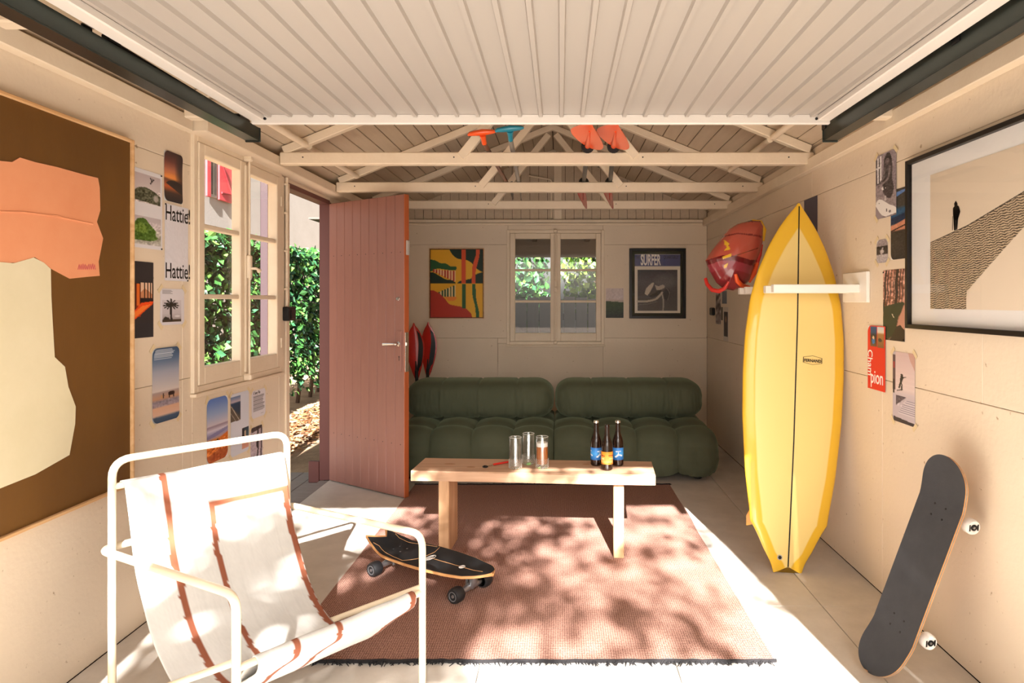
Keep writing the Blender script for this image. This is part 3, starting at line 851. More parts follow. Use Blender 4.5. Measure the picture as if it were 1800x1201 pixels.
path = [(-.014, .737), (-.006, .750), (.008, .750), (.018, .737), (.035, .66), (.06, .555), (.09, .455), (.125, .365), (.165, .285), (.22, .21), (.29, .15), (.38, .12), (.47, .135), (.55, .19), (.61, .262), (.645, .31), (.662, .333), (DL + .004, .342), (DL + .015, .336), (DL + .02, .322), (DL + .016, .305), (DL + .0, .285), (.60, .235), (.54, .185)]
def catm(pts, per):
    out = []
    P_ = [Vector((p[0], p[1], 0)) for p in pts]
    for i in range(len(P_) - 1):
        p0, p1, p2, p3 = P_[max(i - 1, 0)], P_[i], P_[i + 1], P_[min(i + 2, len(P_) - 1)]
        for k in range(per):
            t = k / per
            out.append(.5 * ((2 * p1) + (p2 - p0) * t + (2 * p0 - 5 * p1 + 4 * p2 - p3) * t * t + (3 * p1 - p0 - 3 * p2 + p3) * t ** 3))
    out.append(P_[-1]); return out
sp = catm(path, 9); NS = len(sp); NT = 110
arc = [0.]
for a, b in zip(sp[:-1], sp[1:]): arc.append(arc[-1] + (b - a).length)
rows = []; cols = []; under = []
white, rust = s2l((200, 197, 192)), s2l((132, 74, 50))
for i in range(NS):
    row = []; rw2 = []
    for j in range(NT):
        t = j / (NT - 1)
        wob = .010 * mnoise.noise(Vector((arc[i] * 5, 3.3 + (t > .5) * 9, 0)))
        a = .045 + wob * (1 if t < .5 else 1) + .91 * t
        z = sp[i].y + .004 * mnoise.noise(Vector((arc[i] * 4, t * 5, 1)))
        row.append(C(a, sp[i].x, z))
        # stripes
        jg = .005 * mnoise.noise(Vector((arc[i] * 55, 2, t > .5))) + .006 * mnoise.noise(Vector((arc[i] * 14, 6, 0)))
        s0 = arc[i]
        on = abs(t - .215 - jg) < .021
        on |= abs(t - .47 - jg) < .018 and s0 > .155
        on |= abs(t - .978 - jg * 1.3) < .022 and s0 > .155
        on |= (.155 < s0 < .178) and t > .452
        on |= s0 > arc[-1] - .012
        c = rust if on else white
        g_ = 1 - .10 * abs(mnoise.noise(Vector((arc[i] * 3, t * 120, 0)))) - .05 * random.random()
        cols.append(np.array(c) * g_)
    rows.append(row)
mb = MB().grid(rows)
sl_o = mb.build('sling', M_textile, chair, smooth=True, cols=cols)
sm_ = sl_o.modifiers.new('thickness', 'SOLIDIFY'); sm_.thickness = .004; sm_.offset = 0

# ---------------------------------------------------------------- yellow surfboard
def _resin():                     # deeper yellow rail band, edge distance stored per point
    n, l = M_boardgloss.node_tree.nodes, M_boardgloss.node_tree.links
    at = [q for q in n if q.type == 'ATTRIBUTE'][0]; r = n.new('ShaderNodeValToRGB')
    r.color_ramp.elements[0].position = .485; r.color_ramp.elements[1].position = .515
    r.color_ramp.elements[0].color = (*s2l((232, 184, 48)), 1); r.color_ramp.elements[1].color = (*s2l((240, 212, 136)), 1)
    l.new(at.outputs['Fac'], r.inputs[0]); l.new(r.outputs[0], n['Principled BSDF'].inputs['Base Color'])
_resin()
T0, N0 = Vector((1.127, 3.25, .0)), Vector((1.275, 3.50, 1.873))
lu = (N0 - T0); BLN = lu.length; lu.normalize()
wx = Vector((1, 0.05, 0)); wx = (wx - lu * wx.dot(lu)).normalized(); bn = lu.cross(wx).normalized()     # normal
if bn.y > 0: bn = -bn
SM = frame3(T0 + bn * .0, wx, lu, bn)
sb = thing('surfboard', T0, 'tall glossy yellow surfboard with swallow tail and dark centre stringer', 'surfboard')
def half_w(t):      # t 0 tail .. 1 nose, outline half width
    ks = [(0, .072), (.02, .086), (.05, .125), (.118, .186), (.124, .196), (.14, .199), (.25, .233), (.40, .259), (.52, .266), (.62, .262), (.72, .243), (.80, .206), (.87, .156), (.93, .098), (.97, .047), (.99, .018), (1., .0015)]
    return float(np.interp(t, [k[0] for k in ks], [k[1] for k in ks]))
def hw(t): return half_w(t) if t < .14 else (half_w(t - .012) + half_w(t) * 2 + half_w(min(1, t + .012))) / 4
NL, NV = 120, 32; rows = []; cols = []
pale, deep = s2l((246, 220, 130)), s2l((240, 196, 48))
for i in range(NL):
    t = (i / (NL - 1)); t = t ** 1.0
    w = hw(t); th = .031 * min(1, .25 + 2.2 * t) * min(1, .22 + 2.4 * (1 - t)); row = []
    for k in range(NV):
        a = 2 * math.pi * k / NV
        c, s_ = math.cos(a), math.sin(a)
        x = math.copysign(abs(c) ** .8, c); z = math.copysign(abs(s_) ** .75, s_)
        v = abs(x)
        notch = .032 * max(0, 1 - v * w / .068) + .010 * max(0, (v * w - .068) / .02) if t < .2 else 0
        yy = t * BLN + notch * max(0, 1 - t / .12)
        rocker = -.05 * max(0, (t - .72) / .28) ** 2 - .008 * max(0, (.2 - t) / .2)
        row.append(Vector((x * w, yy, z * th + rocker * -1 * 0)))
        bw_ = .058 + .05 * max(0, (t - .7) / .3)
        e_ = .5 + (w - v * w - bw_) * 4 if z > -.2 else 0.
        cols.append((e_, e_, e_))
    rows.append(row)
mb = MB().grid(rows, cv=True, M=SM)
mb.f += [tuple(range(NV))[::-1], tuple((NL - 1) * NV + i for i in range(NV))]
bd = mb.build('board', M_boardgloss, sb, smooth=60, cols=cols)
st = MB()
srow = []
for i in range(NL):
    t = i / (NL - 1); th = .031 * min(1, .25 + 2.2 * t) * min(1, .22 + 2.4 * (1 - t)); yy = t * BLN + .032 * max(0, 1 - t / .12) * (1 if t < .2 else 0)
    if yy > BLN - .005: continue
    srow.append([Vector((-.0035, yy, th + .0008)), Vector((.0035, yy, th + .0008))])
st.grid(srow, M=SM, flip=True).build('stringer', M_ink, sb)
def deckz(t): return .031 * min(1, .25 + 2.2 * t) * min(1, .22 + 2.4 * (1 - t))
lt = .565; LMx = SM @ Matrix.Translation((.085, lt * BLN - .01, deckz(lt) + .0015))
lg = thing
hexp = lambda s_: [(-.05 * s_, -.012 * s_), (0, -.022 * s_), (.05 * s_, -.012 * s_), (.05 * s_, .016 * s_), (0, .026 * s_), (-.05 * s_, .016 * s_)]
hb = MB()
ho, hi = hexp(1.), hexp(.93)
for i in range(6):
    a, b, c, d = ho[i], ho[(i + 1) % 6], hi[(i + 1) % 6], hi[i]
    hb.add([(*a, -.002), (*b, -.002), (*c, -.002), (*d, -.002), (*a, .0), (*b, .0), (*c, .0), (*d, .0)], [(4, 5, 6, 7)], LMx)
badge = hb.build('badge', M_ink, bd)
text('FERNAND', 'lettering', M_ink, LMx @ Matrix.Translation((0, -.0075, 0)), .021, bd, .95, align='CENTER', bold=.0006)
pl = MB().lathe([(.013, 0), (.013, .002), (.009, .0025), (0, .0015)], 18, SM @ Matrix.Translation((-.045, .075, deckz(.04) + .001))).build('leash_plug', M_white, sb)
MB().lathe([(.0085, 0), (.0085, .003), (0, .003)], 14, SM @ Matrix.Translation((-.045, .075, deckz(.04) + .001))).build('plug_cup', M_ink, pl)
for s_ in (-1, 1):
    fin = [(0, 0), (.12, 0), (.02, -.12), (-.03, -.115), (-.015, -.06)]
    MB().prism([(p[1], p[0]) for p in fin], -.004, .004, SM @ Matrix.Translation((s_ * .165, .22, -.022)) @ Matrix.Rotation(R(90), 4, 'Y') @ Matrix.Diagonal((-1, 1, 1, 1))).build('fin', M_yellow, sb)

# ---------------------------------------------------------------- board racks
def rack(y, label, tip=1.045):
    r = thing('board_rack', (XR, y, 1.41), label, 'rack', 'white board racks')
    MB().box(XR - .018, XR - .0005, y - .09, y + .175, 1.345, 1.495, b=.003).build('wall_plate', M_shelf, r)
    MB().box(tip, XR - .018, y - .022, y + .022, 1.394, 1.434, b=.003).build('arm', M_shelf, r)
    MB().box(tip - .0, XR - .018, y + .10, y + .144, 1.392, 1.430, b=.003).build('arm', M_shelf, r)
    return r
rack(3.225, 'white wall rack with two arms reaching across the yellow surfboard')
rack(3.76, 'white wall rack half hidden behind the yellow surfboard, holding the red hull', 1.06)

# ---------------------------------------------------------------- red hull on the rack
hl = thing('kayak_hull', (1.2, 4.3, 1.44), 'glossy red kayak hull with yellow rim hung beside the yellow surfboard', 'kayak')
sec = [(1240, 458), (1251, 441), (1269, 418), (1282, 402), (1297, 393), (1320, 387), (1336, 388), (1340.6, 397), (1339.6, 426), (1334, 447), (1327, 462), (1316, 495), (1303, 507), (1289, 511), (1272, 508), (1259, 497), (1247, 476)]
YH = 4.02
ring0 = [P(px, py, YH) for px, py in sec]
cen = Vector((1.20, YH, 1.60))
stations = [(.0, 1.0), (.12, .97), (.25, .88), (.42, .72), (.58, .48), (.70, .22), (.74, .05)]
def hull_pts(idx):
    out = []
    for (dy, sc) in stations:
        k_ = 1 + dy / YH; c_ = Vector((cen.x * k_, 0, EYE + (cen.z - EYE) * k_))
        out.append([Vector((min(XR - .02, c_.x + (ring0[i].x - cen.x) * sc), YH + dy, c_.z + (ring0[i].z - cen.z) * sc)) for i in idx])
    return out
mb = MB().grid(hull_pts(range(len(sec))), cv=True)
body = mb.build('hull_shell', M_hulldark, hl, smooth=60)
# rounded bow: one dome, salmon deck above the chine and dark red keel below
M_gel = print_mat('hull_gelcoat', .22, coat=.6)
closed = sec + [sec[0]]; dense = []
for (a, b) in zip(closed[:-1], closed[1:]):
    for k in range(14): dense.append((a[0] + (b[0] - a[0]) * k / 14, a[1] + (b[1] - a[1]) * k / 14))
rows = []; cols = []; NQ = 40; cpx = (1292, 452)
def inpoly(x, y, pl):
    c = False
    for (x0, y0), (x1, y1) in zip(pl, pl[1:] + pl[:1]):
        if (y0 > y) != (y1 > y) and x < (x1 - x0) * (y - y0) / (y1 - y0) + x0: c = not c
    return c
marks = [[(1269, 424), (1275, 431), (1272, 438), (1268, 431)], [(1266, 443), (1274, 434), (1276, 441)], [(1263, 453), (1277, 448), (1277, 453), (1263, 458)], [(1266, 468), (1272, 464), (1270, 472), (1266, 473)]]
for q_ in range(NQ + 1):
    q = q_ / NQ; row = []
    for (px, py) in dense:
        x, y = px + (cpx[0] - px) * q, py + (cpx[1] - py) * q
        row.append(P(x, y, YH) + Vector((0, -.12 * math.sqrt(1 - (1 - q) ** 2.2), 0)))
        ch = float(np.interp(x, [1240, 1262, 1285, 1310, 1327], [458, 451, 452, 459, 458]))
        if y > ch + 9: c = (150, 56, 66) if y < ch + 24 else (136, 44, 48)  # pinkish reflection on the keel, painted into its colour
        elif y > ch: c = (104, 22, 28)
        else: c = (186, 84, 68)
        if abs(y - float(np.interp(x, [1268, 1290, 1312, 1336], [417, 413, 416, 419]))) < 1.3: c = (116, 34, 34)
        if y < 392 and x > 1304: c = (130, 34, 40)
        if abs(y - float(np.interp(x, [1283, 1326], [452, 438]))) < .7 and 1283 < x < 1326: c = (110, 60, 40)
        if any(inpoly(x, y, m_) for m_ in marks): c = (232, 184, 50)
        cols.append(s2l(c))
    rows.append(row)
MB().grid(rows, cv=True).build('bow', M_gel, hl, smooth=True, cols=cols)
MB().tube([P(1322, 388, YH - .012), P(1336, 391, YH - .016), P(1341, 404, YH - .016), P(1340, 424, YH - .016)], [.008, .016, .022, .014], 8).build('rim', M_yellow, hl, smooth=60)
MB().tube([P(1338, 430, YH - .02), P(1335, 448, YH - .025), P(1331, 462, YH - .025)], [.012, .014, .012], 8).build('rim_grip', M_red, hl, smooth=60)
MB().tube([P(1332, 462, YH - .03), P(1325, 480, YH - .03), P(1316, 496, YH - .03)], [.010, .018, .012], 8).build('strap', M_orange, hl, smooth=60)
MB().tube([P(1240, 490, YH + .02), P(1243, 500, YH), P(1252, 510, YH - .03), P(1264, 512, YH - .07), P(1274, 507, YH - .10), P(1281, 495, YH - .12)], [.010, .011, .012, .012, .010, .006], 8, flat=1.2).build('hook', M_red, hl, smooth=60)
MB().tube([P(1293, 482, YH - .13), P(1296, 494, YH - .13), P(1304, 502, YH - .10), P(1316, 505, YH - .04)], [.008, .012, .012, .010], 8, flat=1.2).build('hook', M_orange, hl, smooth=60)

# ================================================================== BOARDS WITH WHEELS
def deck_rows(L, W, tail, nose, kick, nl=48, nv=10, conc=.006, swallow=0., hwf=None, ends=False):
    rows = []
    for i in range(nl + 1):
        u = .5 - .5 * math.cos(math.pi * i / nl) if ends else i / nl; x = u * L
        w = hwf(u) * W / 2; row = []
        for k in range(nv + 1):
            v = -1 + 2 * k / nv
            z = kick(u) + conc * v * v
            xx = x + (swallow * (1 - abs(v)) * max(0, 1 - u / .2) if swallow else 0)
            row.append((xx, v * w, z))
        rows.append(row)
    return rows
def slab(rows, z0, z1, M):
    mb = MB(); nv = len(rows[0])
    ring_rows = []
    for r in rows:
        ring_rows.append([Vector((p[0], p[1], p[2] + z1)) for p in r] + [Vector((p[0], p[1], p[2] + z0)) for p in r[::-1]])
    mb.grid(ring_rows, cv=True, M=M, flip=True)
    n = nv * 2
    k = len(rows) - 1
    for e in (0, k):
        f = [(e * n + i, e * n + i + 1, e * n + n - 2 - i, e * n + n - 1 - i) for i in range(nv - 1)]
        mb.f += [q[::-1] if e else q for q in f]
    return mb
def inset(rows, m):
    out = []
    for r in rows[1:-1]:
        w = abs(r[-1][1]); s_ = max(0, (w - m)) / max(w, 1e-6)
        out.append([(p[0], p[1] * s_, p[2]) for p in r])
    return out
def wheel(mt, c, axis, r, w, core, par, name='wheel'):
    M = Vector(axis).to_track_quat('Z', 'Y').to_matrix().to_4x4(); M.translation = Vector(c)
    o = MB().lathe([(r * .55, -w / 2), (r * .86, -w / 2), (r, -w * .3), (r, w * .3), (r * .86, w / 2), (r * .55, w / 2), (r * .5, w * .42), (0, w * .42)], 28, M)
    o.f.append(tuple(range(28)))
    return o.build(name, mt, par, smooth=35), M

# ---- surfskate on the rug
fa, ra = Vector((-.41, 2.995, 0)), Vector((-.853, 3.28, 0))
ku = (fa - ra).normalized(); kv = Vector((-ku.y, ku.x, 0))
tail0 = Vector((-.99, 3.372, 0))
zb = .009
sk = thing('surfskate', (fa + ra) / 2 + Vector((0, 0, .009)), 'black surf-style skateboard with swallow tail and black wheels standing on the rug', 'skateboard')
KL = .765; tail0 = (fa + ra) / 2 - ku * (KL * .485)
KM = frame3(tail0, ku, kv, Vector((0, 0, 1)))
def surf_hw(u): return float(np.interp(u, [0, .05, .16, .3, .45, .6, .75, .86, .93, .975, 1], [.50, .62, .82, .95, 1., .98, .88, .72, .54, .32, .05]))
def surf_kick(u): return .108 + .05 * max(0, (.22 - u) / .22) ** 1.3 + .012 * max(0, (u - .85) / .15)
rows = deck_rows(KL, .25, 0, 0, surf_kick, hwf=surf_hw, swallow=.075, conc=.007)
dk = slab(rows, 0, .012, KM).build('deck', M_ply, sk, smooth=40)
slab(inset(rows, .004), .0122, .0135, KM).build('grip', M_gripdark, dk, smooth=40)
def deckpt(u, v, lift=.0142):
    w = surf_hw(u) * .125; return KM @ Vector((u * KL + .075 * (1 - abs(v)) * max(0, 1 - u / .2), v * w, surf_kick(u) + .007 * v * v + lift))
def deckline(pts, r=.0016):
    dense = []
    for a, b in zip(pts[:-1], pts[1:]):
        for k in range(6): dense.append((a[0] + (b[0] - a[0]) * k / 6, a[1] + (b[1] - a[1]) * k / 6))
    dense.append(pts[-1])
    MB().tube([deckpt(*p) for p in dense], r, 5).build('pinline', M_tan, dk)
deckline([(.08, -.86), (.12, -.70), (.20, -.72), (.40, -.86)]); deckline([(.08, .86), (.12, .70), (.2, .72), (.42, .90)])
deckline([(.40, -.86), (.44, -.4), (.455, 0), (.46, .5), (.44, .9)]); deckline([(.50, 0), (.70, 0), (.92, 0)])
for (u, v) in ((.20, -.2), (.20, .2), (.265, -.2), (.265, .2)):
    MB().lathe([(.0045, 0), (.0045, .001), (0, .0014)], 8, Matrix.Translation(deckpt(u, v, .0136))).build('bolt', M_steel, dk)
for (u, rx, ry) in ((.50, .034, .016), (.76, .016, .012)):
    em = MB(); c = deckpt(u, 0, .0150)
    for k in range(12):
        a, b = 2 * math.pi * k / 12, 2 * math.pi * (k + 1) / 12
        em.tube([c + ku * 0 + kv * (math.cos(a) * rx) + ku * (math.sin(a) * ry), c + kv * (math.cos(b) * rx) + ku * (math.sin(b) * ry)], .0016, 4)
    em.tube([c - kv * rx * .7, c + ku * ry * .5, c + kv * rx * .7], .0015, 4)
    em.tube([c - kv * rx * .7 - ku * ry * .4, c + kv * rx * .7 - ku * ry * .3], .0015, 4)
    em.build('emblem', M_whiteink, dk)
for q, ctr in enumerate((fa, ra)):
    tk = MB().box(-.035, .035, -.028, .028, .092, .107, frame3(ctr, ku, kv, Vector((0, 0, 1))), b=.003)
    s_ = 1 if q == 0 else -1
    tk.tube([ctr + ku * .01 * s_ + Vector((0, 0, .093)), ctr + ku * .015 * s_ + Vector((0, 0, .07)), ctr + Vector((0, 0, .045))], [.024, .02, .018], 10)
    tk.tube([ctr - kv * .07 + Vector((0, 0, .0435)), ctr - kv * .03 + Vector((0, 0, .048)), ctr + kv * .03 + Vector((0, 0, .048)), ctr + kv * .07 + Vector((0, 0, .0435))], [.009, .015, .015, .009], 10)
    tk.tube([ctr - ku * .02 * s_ + Vector((0, 0, .09)), ctr - ku * .025 * s_ + Vector((0, 0, .035))], .008, 8)
    tko = tk.build('truck', M_steel, sk, smooth=45)
    for e in (-1, 1):
        c = ctr + kv * (e * .098) + Vector((0, 0, .009 + .0345))
        wo_, WMx = wheel(M_wheelblack, c, kv * e, .0345, .052, None, tko)
        MB().lathe([(.021, .0), (.0215, .0265), (.0185, .0268), (.018, .02), (.017, .012), (0, .012)], 20, WMx).build('wheel_core', M_wheelgrey, tko, smooth=40)
        MB().lathe([(.007, 0), (.007, .0265), (0, .0268)], 8, WMx).build('axle_nut', M_steel, tko)

# ---- skateboard leaning on the right wall
SL, SWD = .825, .205
b0 = Vector((1.150, 2.365, .004)); tdir = Vector((.275, -.022, .78)).normalized()
wdir = Vector((.20, -.98, 0)); wdir = (wdir - tdir * wdir.dot(tdir)).normalized(); ndir = tdir.cross(wdir)
if ndir.x > 0: ndir = -ndir
if tdir.cross(wdir).dot(ndir) < 0: wdir = -wdir
XM = frame3(b0, tdir, wdir, ndir)
sb2 = thing('skateboard', b0, 'popsicle skateboard with black grip tape and white wheels leaning on the right wall', 'skateboard')
def pop_hw(u):
    e = min(u, 1 - u) * SL; r = .105
    return 1. if e > r else math.sqrt(max(.0002, 1 - ((r - e) / r) ** 2.2))
def pop_kick(u):
    e = min(u, 1 - u) * SL
    return .046 * max(0, (.165 - e) / .165) ** 1.25
rows = deck_rows(SL, SWD, 0, 0, pop_kick, hwf=pop_hw, nl=64, conc=.008, ends=True)
dk2 = slab(rows, -.0115, -.0, XM).build('deck', M_ply, sb2, smooth=40)
slab(rows[0:], -.0062, -.0045, XM @ Matrix.Diagonal((1, 1.006, 1, 1))).build('ply_layer', M_teal, dk2, smooth=40)
slab(inset(rows, .001), .0002, .0014, XM).build('grip', M_grip, dk2, smooth=40)
for ub in (.215, .265, .735, .785):
    for v in (-.026, .026): MB().lathe([(.004, 0), (.004, .0012), (0, .0016)], 8, XM @ Matrix.Translation((ub * SL, v, .0016))).build('bolt', M_black, dk2)
for uc in (.24, .76):
    c0 = XM @ Vector((uc * SL, 0, -.0125))
    tk = MB().box(-.04, .04, -.027, .027, -.018, -.012, XM @ Matrix.Translation((uc * SL, 0, 0)), b=.002)
    tk.tube([c0, c0 - ndir * .03], [.022, .016], 10)
    cx_ = c0 - ndir * .042
    tk.tube([cx_ - wdir * .068, cx_ - wdir * .03, cx_ + wdir * .03, cx_ + wdir * .068], [.009, .014, .014, .009], 10)
    tko = tk.build('truck', M_black, sb2, smooth=45)
    for e in (-1, 1):
        c = cx_ + wdir * (e * .088)
        wo_, WMx = wheel(M_wheelwhite, c, wdir * e, .027, .034, None, tko)
        MB().lathe([(.0085, 0), (.011, .0155), (.011, .0172), (.007, .0175), (.007, .016), (0, .016)], 16, WMx).build('bearing', M_black, wo_)
        MB().lathe([(.0045, 0), (.0045, .0185), (0, .019)], 8, WMx).build('axle_nut', M_steel, wo_)
        gb = MB()
        for (xa, xb, ya, yb) in ((-.020, -.013, -.012, .012), (.012, .019, -.012, .012)): gb.box(xa, xb, ya, yb, .0148, .0172, WMx, b=.0008)
        gb.build('wheel_print', M_ink, wo_)

# ================================================================== PAINTING, FRAMES
# ---- large painting on the left wall
PY1 = LY(222); PY0 = 1.45
pz1, pz0 = LZ(222, 247), LZ(222, 852)
ptg = thing('painting', (XL, 2.2, pz0), 'large abstract painting with peach and cream torn patches on brown', 'painting')
PX = XL + .035
MB().box(XL + .0005, PX - .012, PY0, PY1 - .012, pz0 + .012, pz1 - .012).build('canvas', pm('brown_paint', (112, 76, 28), .6, var=(3, .3, (96, 62, 22)), stretch=(1, 1, .4), bump=(18, .15)), ptg)
MB().box(XL + .0005, PX, PY1 - .012, PY1, pz0, pz1, b=.002).build('frame_side', M_framewood, ptg)
MB().box(XL + .0005, PX, PY0, PY1 - .0122, pz1 - .012, pz1, b=.002).build('frame_rail', M_framewood, ptg)
MB().box(XL + .0005, PX, PY0, PY1 - .0122, pz0, pz0 + .012, b=.002).build('frame_rail', M_framewood, ptg)
MB().box(XL + .0005, PX, PY0 - .012, PY0 - .0002, pz0, pz1, b=.002).build('frame_side', M_framewood, ptg)
def patch(pix, mat, name, th):
    x = PX - .012
    poly = [( -x * F / (CX - px), EYE - (py - CY) * (-x * F / (CX - px)) / F) for px, py in pix]
    poly = [(max(y, PY0 + .01), z) for y, z in poly]
    MB().prism(poly, 0, th, frame3((x, 0, 0), (0, 1, 0), (0, 0, 1), (1, 0, 0))).build(name, mat, ptg)
M_peach = pm('peach_paint', (232, 160, 118), .6, var=(4, .25, (224, 146, 104)), bump=(10, .2))
M_creamp = pm('cream_paint', (226, 216, 186), .6, var=(4, .25, (216, 206, 172)), bump=(10, .2))
patch([(-160, 250), (-60, 270), (0, 283), (20, 285), (34, 277), (60, 285), (100, 294), (150, 308), (171, 313), (174, 330), (175, 370), (169, 390), (180, 419), (176, 440), (172, 460), (174, 485), (150, 487), (122, 490), (90, 473), (60, 452), (40, 462), (20, 462), (-60, 470), (-160, 480)], M_peach, 'peach_patch', .003)
patch([(-160, 470), (-60, 462), (0, 461), (22, 463), (57, 453), (75, 462), (87, 473), (88, 520), (90, 560), (94, 628), (112, 645), (118, 680), (131, 715), (130, 745), (120, 800), (60, 834), (0, 858), (-60, 880), (-160, 920)], M_creamp, 'cream_patch', .0045)
cr = MB()
def lp(px, py, lift):
    x = PX - .012 + lift; y = -x * F / (CX - px); return Vector((x, y, EYE - (py - CY) * y / F))
cr.tube([lp(*p, .003) for p in ((0, 372), (40, 373), (95, 380), (130, 387), (163, 394))], .0035, 6)
cr.tube([lp(*p, .003) for p in ((85, 378), (100, 379), (118, 386))], .003, 6)
cr.build('paint_ridge', M_peach, ptg, smooth=60)
sg = MB()
for k in range(9):
    px = 137 + k * 3.4; sg.tube([lp(px, 474, .0034), lp(px + 2, 466 + random.uniform(-3, 3), .0034), lp(px + 3.4, 474, .0034)], .0016, 4)
sg.build('signature', pm('signature_red', (188, 84, 84), .6), ptg)

def frame_set(name, label, side, p0, p1, yt, yb, mat_fr, fw, depth, cv, cat='picture', mount=None, mw=0., glass=None, group=None):
    M, w, h = wall_frame(side, p0, p1, yt, yb)
    t = thing(name, M @ Vector((w / 2, 0, 0)), label, cat, group)
    for (x0, x1, y0, y1, nm) in ((0, fw, 0, h, 'frame_side'), (w - fw, w, 0, h, 'frame_side'), (fw, w - fw, 0, fw, 'frame_rail'), (fw, w - fw, h - fw, h, 'frame_rail')):
        MB().box(x0, x1, y0, y1, .0005, depth, M, b=.0015).build(nm, mat_fr, t)
    MB().box(fw, w - fw, fw, h - fw, .0006, depth * .35, M).build('backing', mount or M_mat_white, t)
    return t, M, w, h

# ---- big framed photograph on the right wall
fy0 = RY(1603); zt, zbm = RZ(1603, 284), RZ(1603, 577)
FW_ = fy0 - 1.60
Mf = frame3((XR, fy0, zbm), (0, -1, 0), (0, 0, 1), (-1, 0, 0)); FH_ = zt - zbm
pf = thing('framed_photograph', (XR, fy0 - FW_ / 2, zbm), 'large black framed monochrome print of a lone figure on a rippled slope', 'picture')
fw = .018
for (x0, x1, y0, y1, nm) in ((0, fw, 0, FH_, 'frame_side'), (FW_ - fw, FW_, 0, FH_, 'frame_side'), (fw, FW_ - fw, 0, fw, 'frame_rail'), (fw, FW_ - fw, FH_ - fw, FH_, 'frame_rail')):
    MB().box(x0, x1, y0, y1, .0005, .03, Mf, b=.0015).build(nm, M_blackframe, pf)
MB().box(fw, FW_ - fw, fw, FH_ - fw, .0006, .010, Mf).build('mount', M_mat_white, pf)
def on_r(px, py, lift):
    y = (XR - lift) * F / (px - CX); z = EYE - (py - CY) * y / F; return (fy0 - y, z - zbm)
q0 = on_r(1635, 308, .012); q1 = on_r(1635, 543, .012)
pw_, ph_ = FW_ - 2 * q0[0], q0[1] - q1[1]
NXp, NYp = 330, 300
cv = Canvas(NXp, NYp, (232, 216, 192)); cv.grad(0, 0, 1, 1, [(0, (222, 206, 184)), (1, (236, 221, 200))])
def pn(px, py):
    a = on_r(px, py, .012); return ((a[0] - q0[0]) / pw_, (q0[1] - a[1]) / ph_)
slope = [pn(1635, 427), pn(1700, 397), pn(1800, 337), (1.05, pn(1800, 337)[1] - .12), (1.05, pn(1800, 400)[1] - .22), pn(1800, 398), pn(1699, 512), pn(1698, 543), pn(1635, 543)]
sx, sy = cv.x, cv.y
wav = np.sin((sy * 390 + 1.5 * np.sin(sx * 84 + sy * 9) + 1.1 * np.sin(sx * 171 - sy * 52 + 1) + sx * 46)) + .25 * np.random.default_rng(3).normal(0, 1, sx.shape)
msk = Canvas(NXp, NYp, (0, 0, 0)).poly(slope, (255, 255, 255)).a[..., 0] > 1
cv.a[msk & (wav > .05)] = (72, 60, 48); cv.a[msk & (wav <= .05)] = (206, 186, 156)
cv.line([pn(1635, 427), pn(1700, 397), pn(1800, 337), (1.05, pn(1800, 337)[1] - .12)], .006, (50, 42, 34))
pr = sheet('print', cv, Mf @ Matrix.Translation((q0[0], q1[1], .0102)), pw_, ph_, pf)
def onp(px, py, lift=.0128):
    a = on_r(px, py, lift); return Mf @ Vector((a[0], a[1], lift))
fgm = MB()
for poly in ([(1677, 358), (1680, 353), (1683, 358), (1682, 364), (1678, 364)], [(1675, 366), (1679, 361), (1685, 362), (1688, 372), (1685, 382), (1683, 388), (1676, 386), (1675, 376)], [(1676, 385), (1680, 385), (1680, 405), (1677, 405)], [(1680.5, 385), (1684, 385), (1682.5, 404), (1680.5, 404)], [(1674.2, 380), (1675, 380), (1674.6, 405), (1673.8, 405)]):
    pts = [onp(*p) for p in poly]; fgm.add(pts, [tuple(range(len(pts)))[::-1], tuple(range(len(pts)))])
fgm.build('figure', M_ink, pr)
MB().box(fw, FW_ - fw, fw, FH_ - fw, .020, .022, Mf).build('glazing', M_picglass, pf)

# ---- colourful print on the back wall
cv = Canvas(100, 130, (238, 178, 36))
G1, G2, OR, RD = (12, 44, 24), (36, 92, 44), (224, 84, 36), (186, 50, 24)
def sm(pts):
    out = []; n = len(pts)
    for i in range(n - 1):
        p0, p1, p2, p3 = pts[max(i - 1, 0)], pts[i], pts[i + 1], pts[min(i + 2, n - 1)]
        for k in range(8):
            t = k / 8
            out.append(tuple(.5 * (2 * p1[q] + (p2[q] - p0[q]) * t + (2 * p0[q] - 5 * p1[q] + 4 * p2[q] - p3[q]) * t * t + (3 * p1[q] - p0[q] - 3 * p2[q] + p3[q]) * t ** 3) for q in (0, 1)))
    return out + [pts[-1]]
cv.poly(sm([(.36, 0), (.42, .08), (.52, .14), (.70, .165), (.80, .22), (.88, .29), (.985, .335)]) + [(1, .335), (1, 0)], G1)
cv.poly(sm([(0, .155), (.10, .165), (.20, .205), (.30, .21), (.38, .25), (.48, .255), (.50, .285), (.46, .31), (.30, .30), (.15, .285), (.05, .32), (0, .32)]), G2)
for k in range(8):
    x = .06 + k * .053
    top_ = .295 + .003 * k; bot_ = .335 + .135 * (k / 7.)
    cv.rect(x, top_, x + .026, bot_, RD); cv.rect(x + .026, top_, x + .053, bot_, (246, 206, 150))
cv.poly(sm([(0, .335), (.08, .345), (.20, .40), (.30, .44), (.42, .455), (.49, .50)]) + [(0, .50)], G1)
cv.poly([(.50, .50)] + sm([(.50, .50), (.56, .465), (.68, .445), (.78, .425), (.86, .37), (.98, .335), (1, .335)]) + [(1, .50)], G1)
cv.rect(0, .497, 1, .503, (236, 170, 40))
for k in range(6):
    x = .165 + k * .053; cv.rect(x, .62 - .018 * k, x + .028, .69, (30, 74, 40)); cv.rect(x + .028, .615 - .018 * k, x + .053, .69, (240, 214, 150))
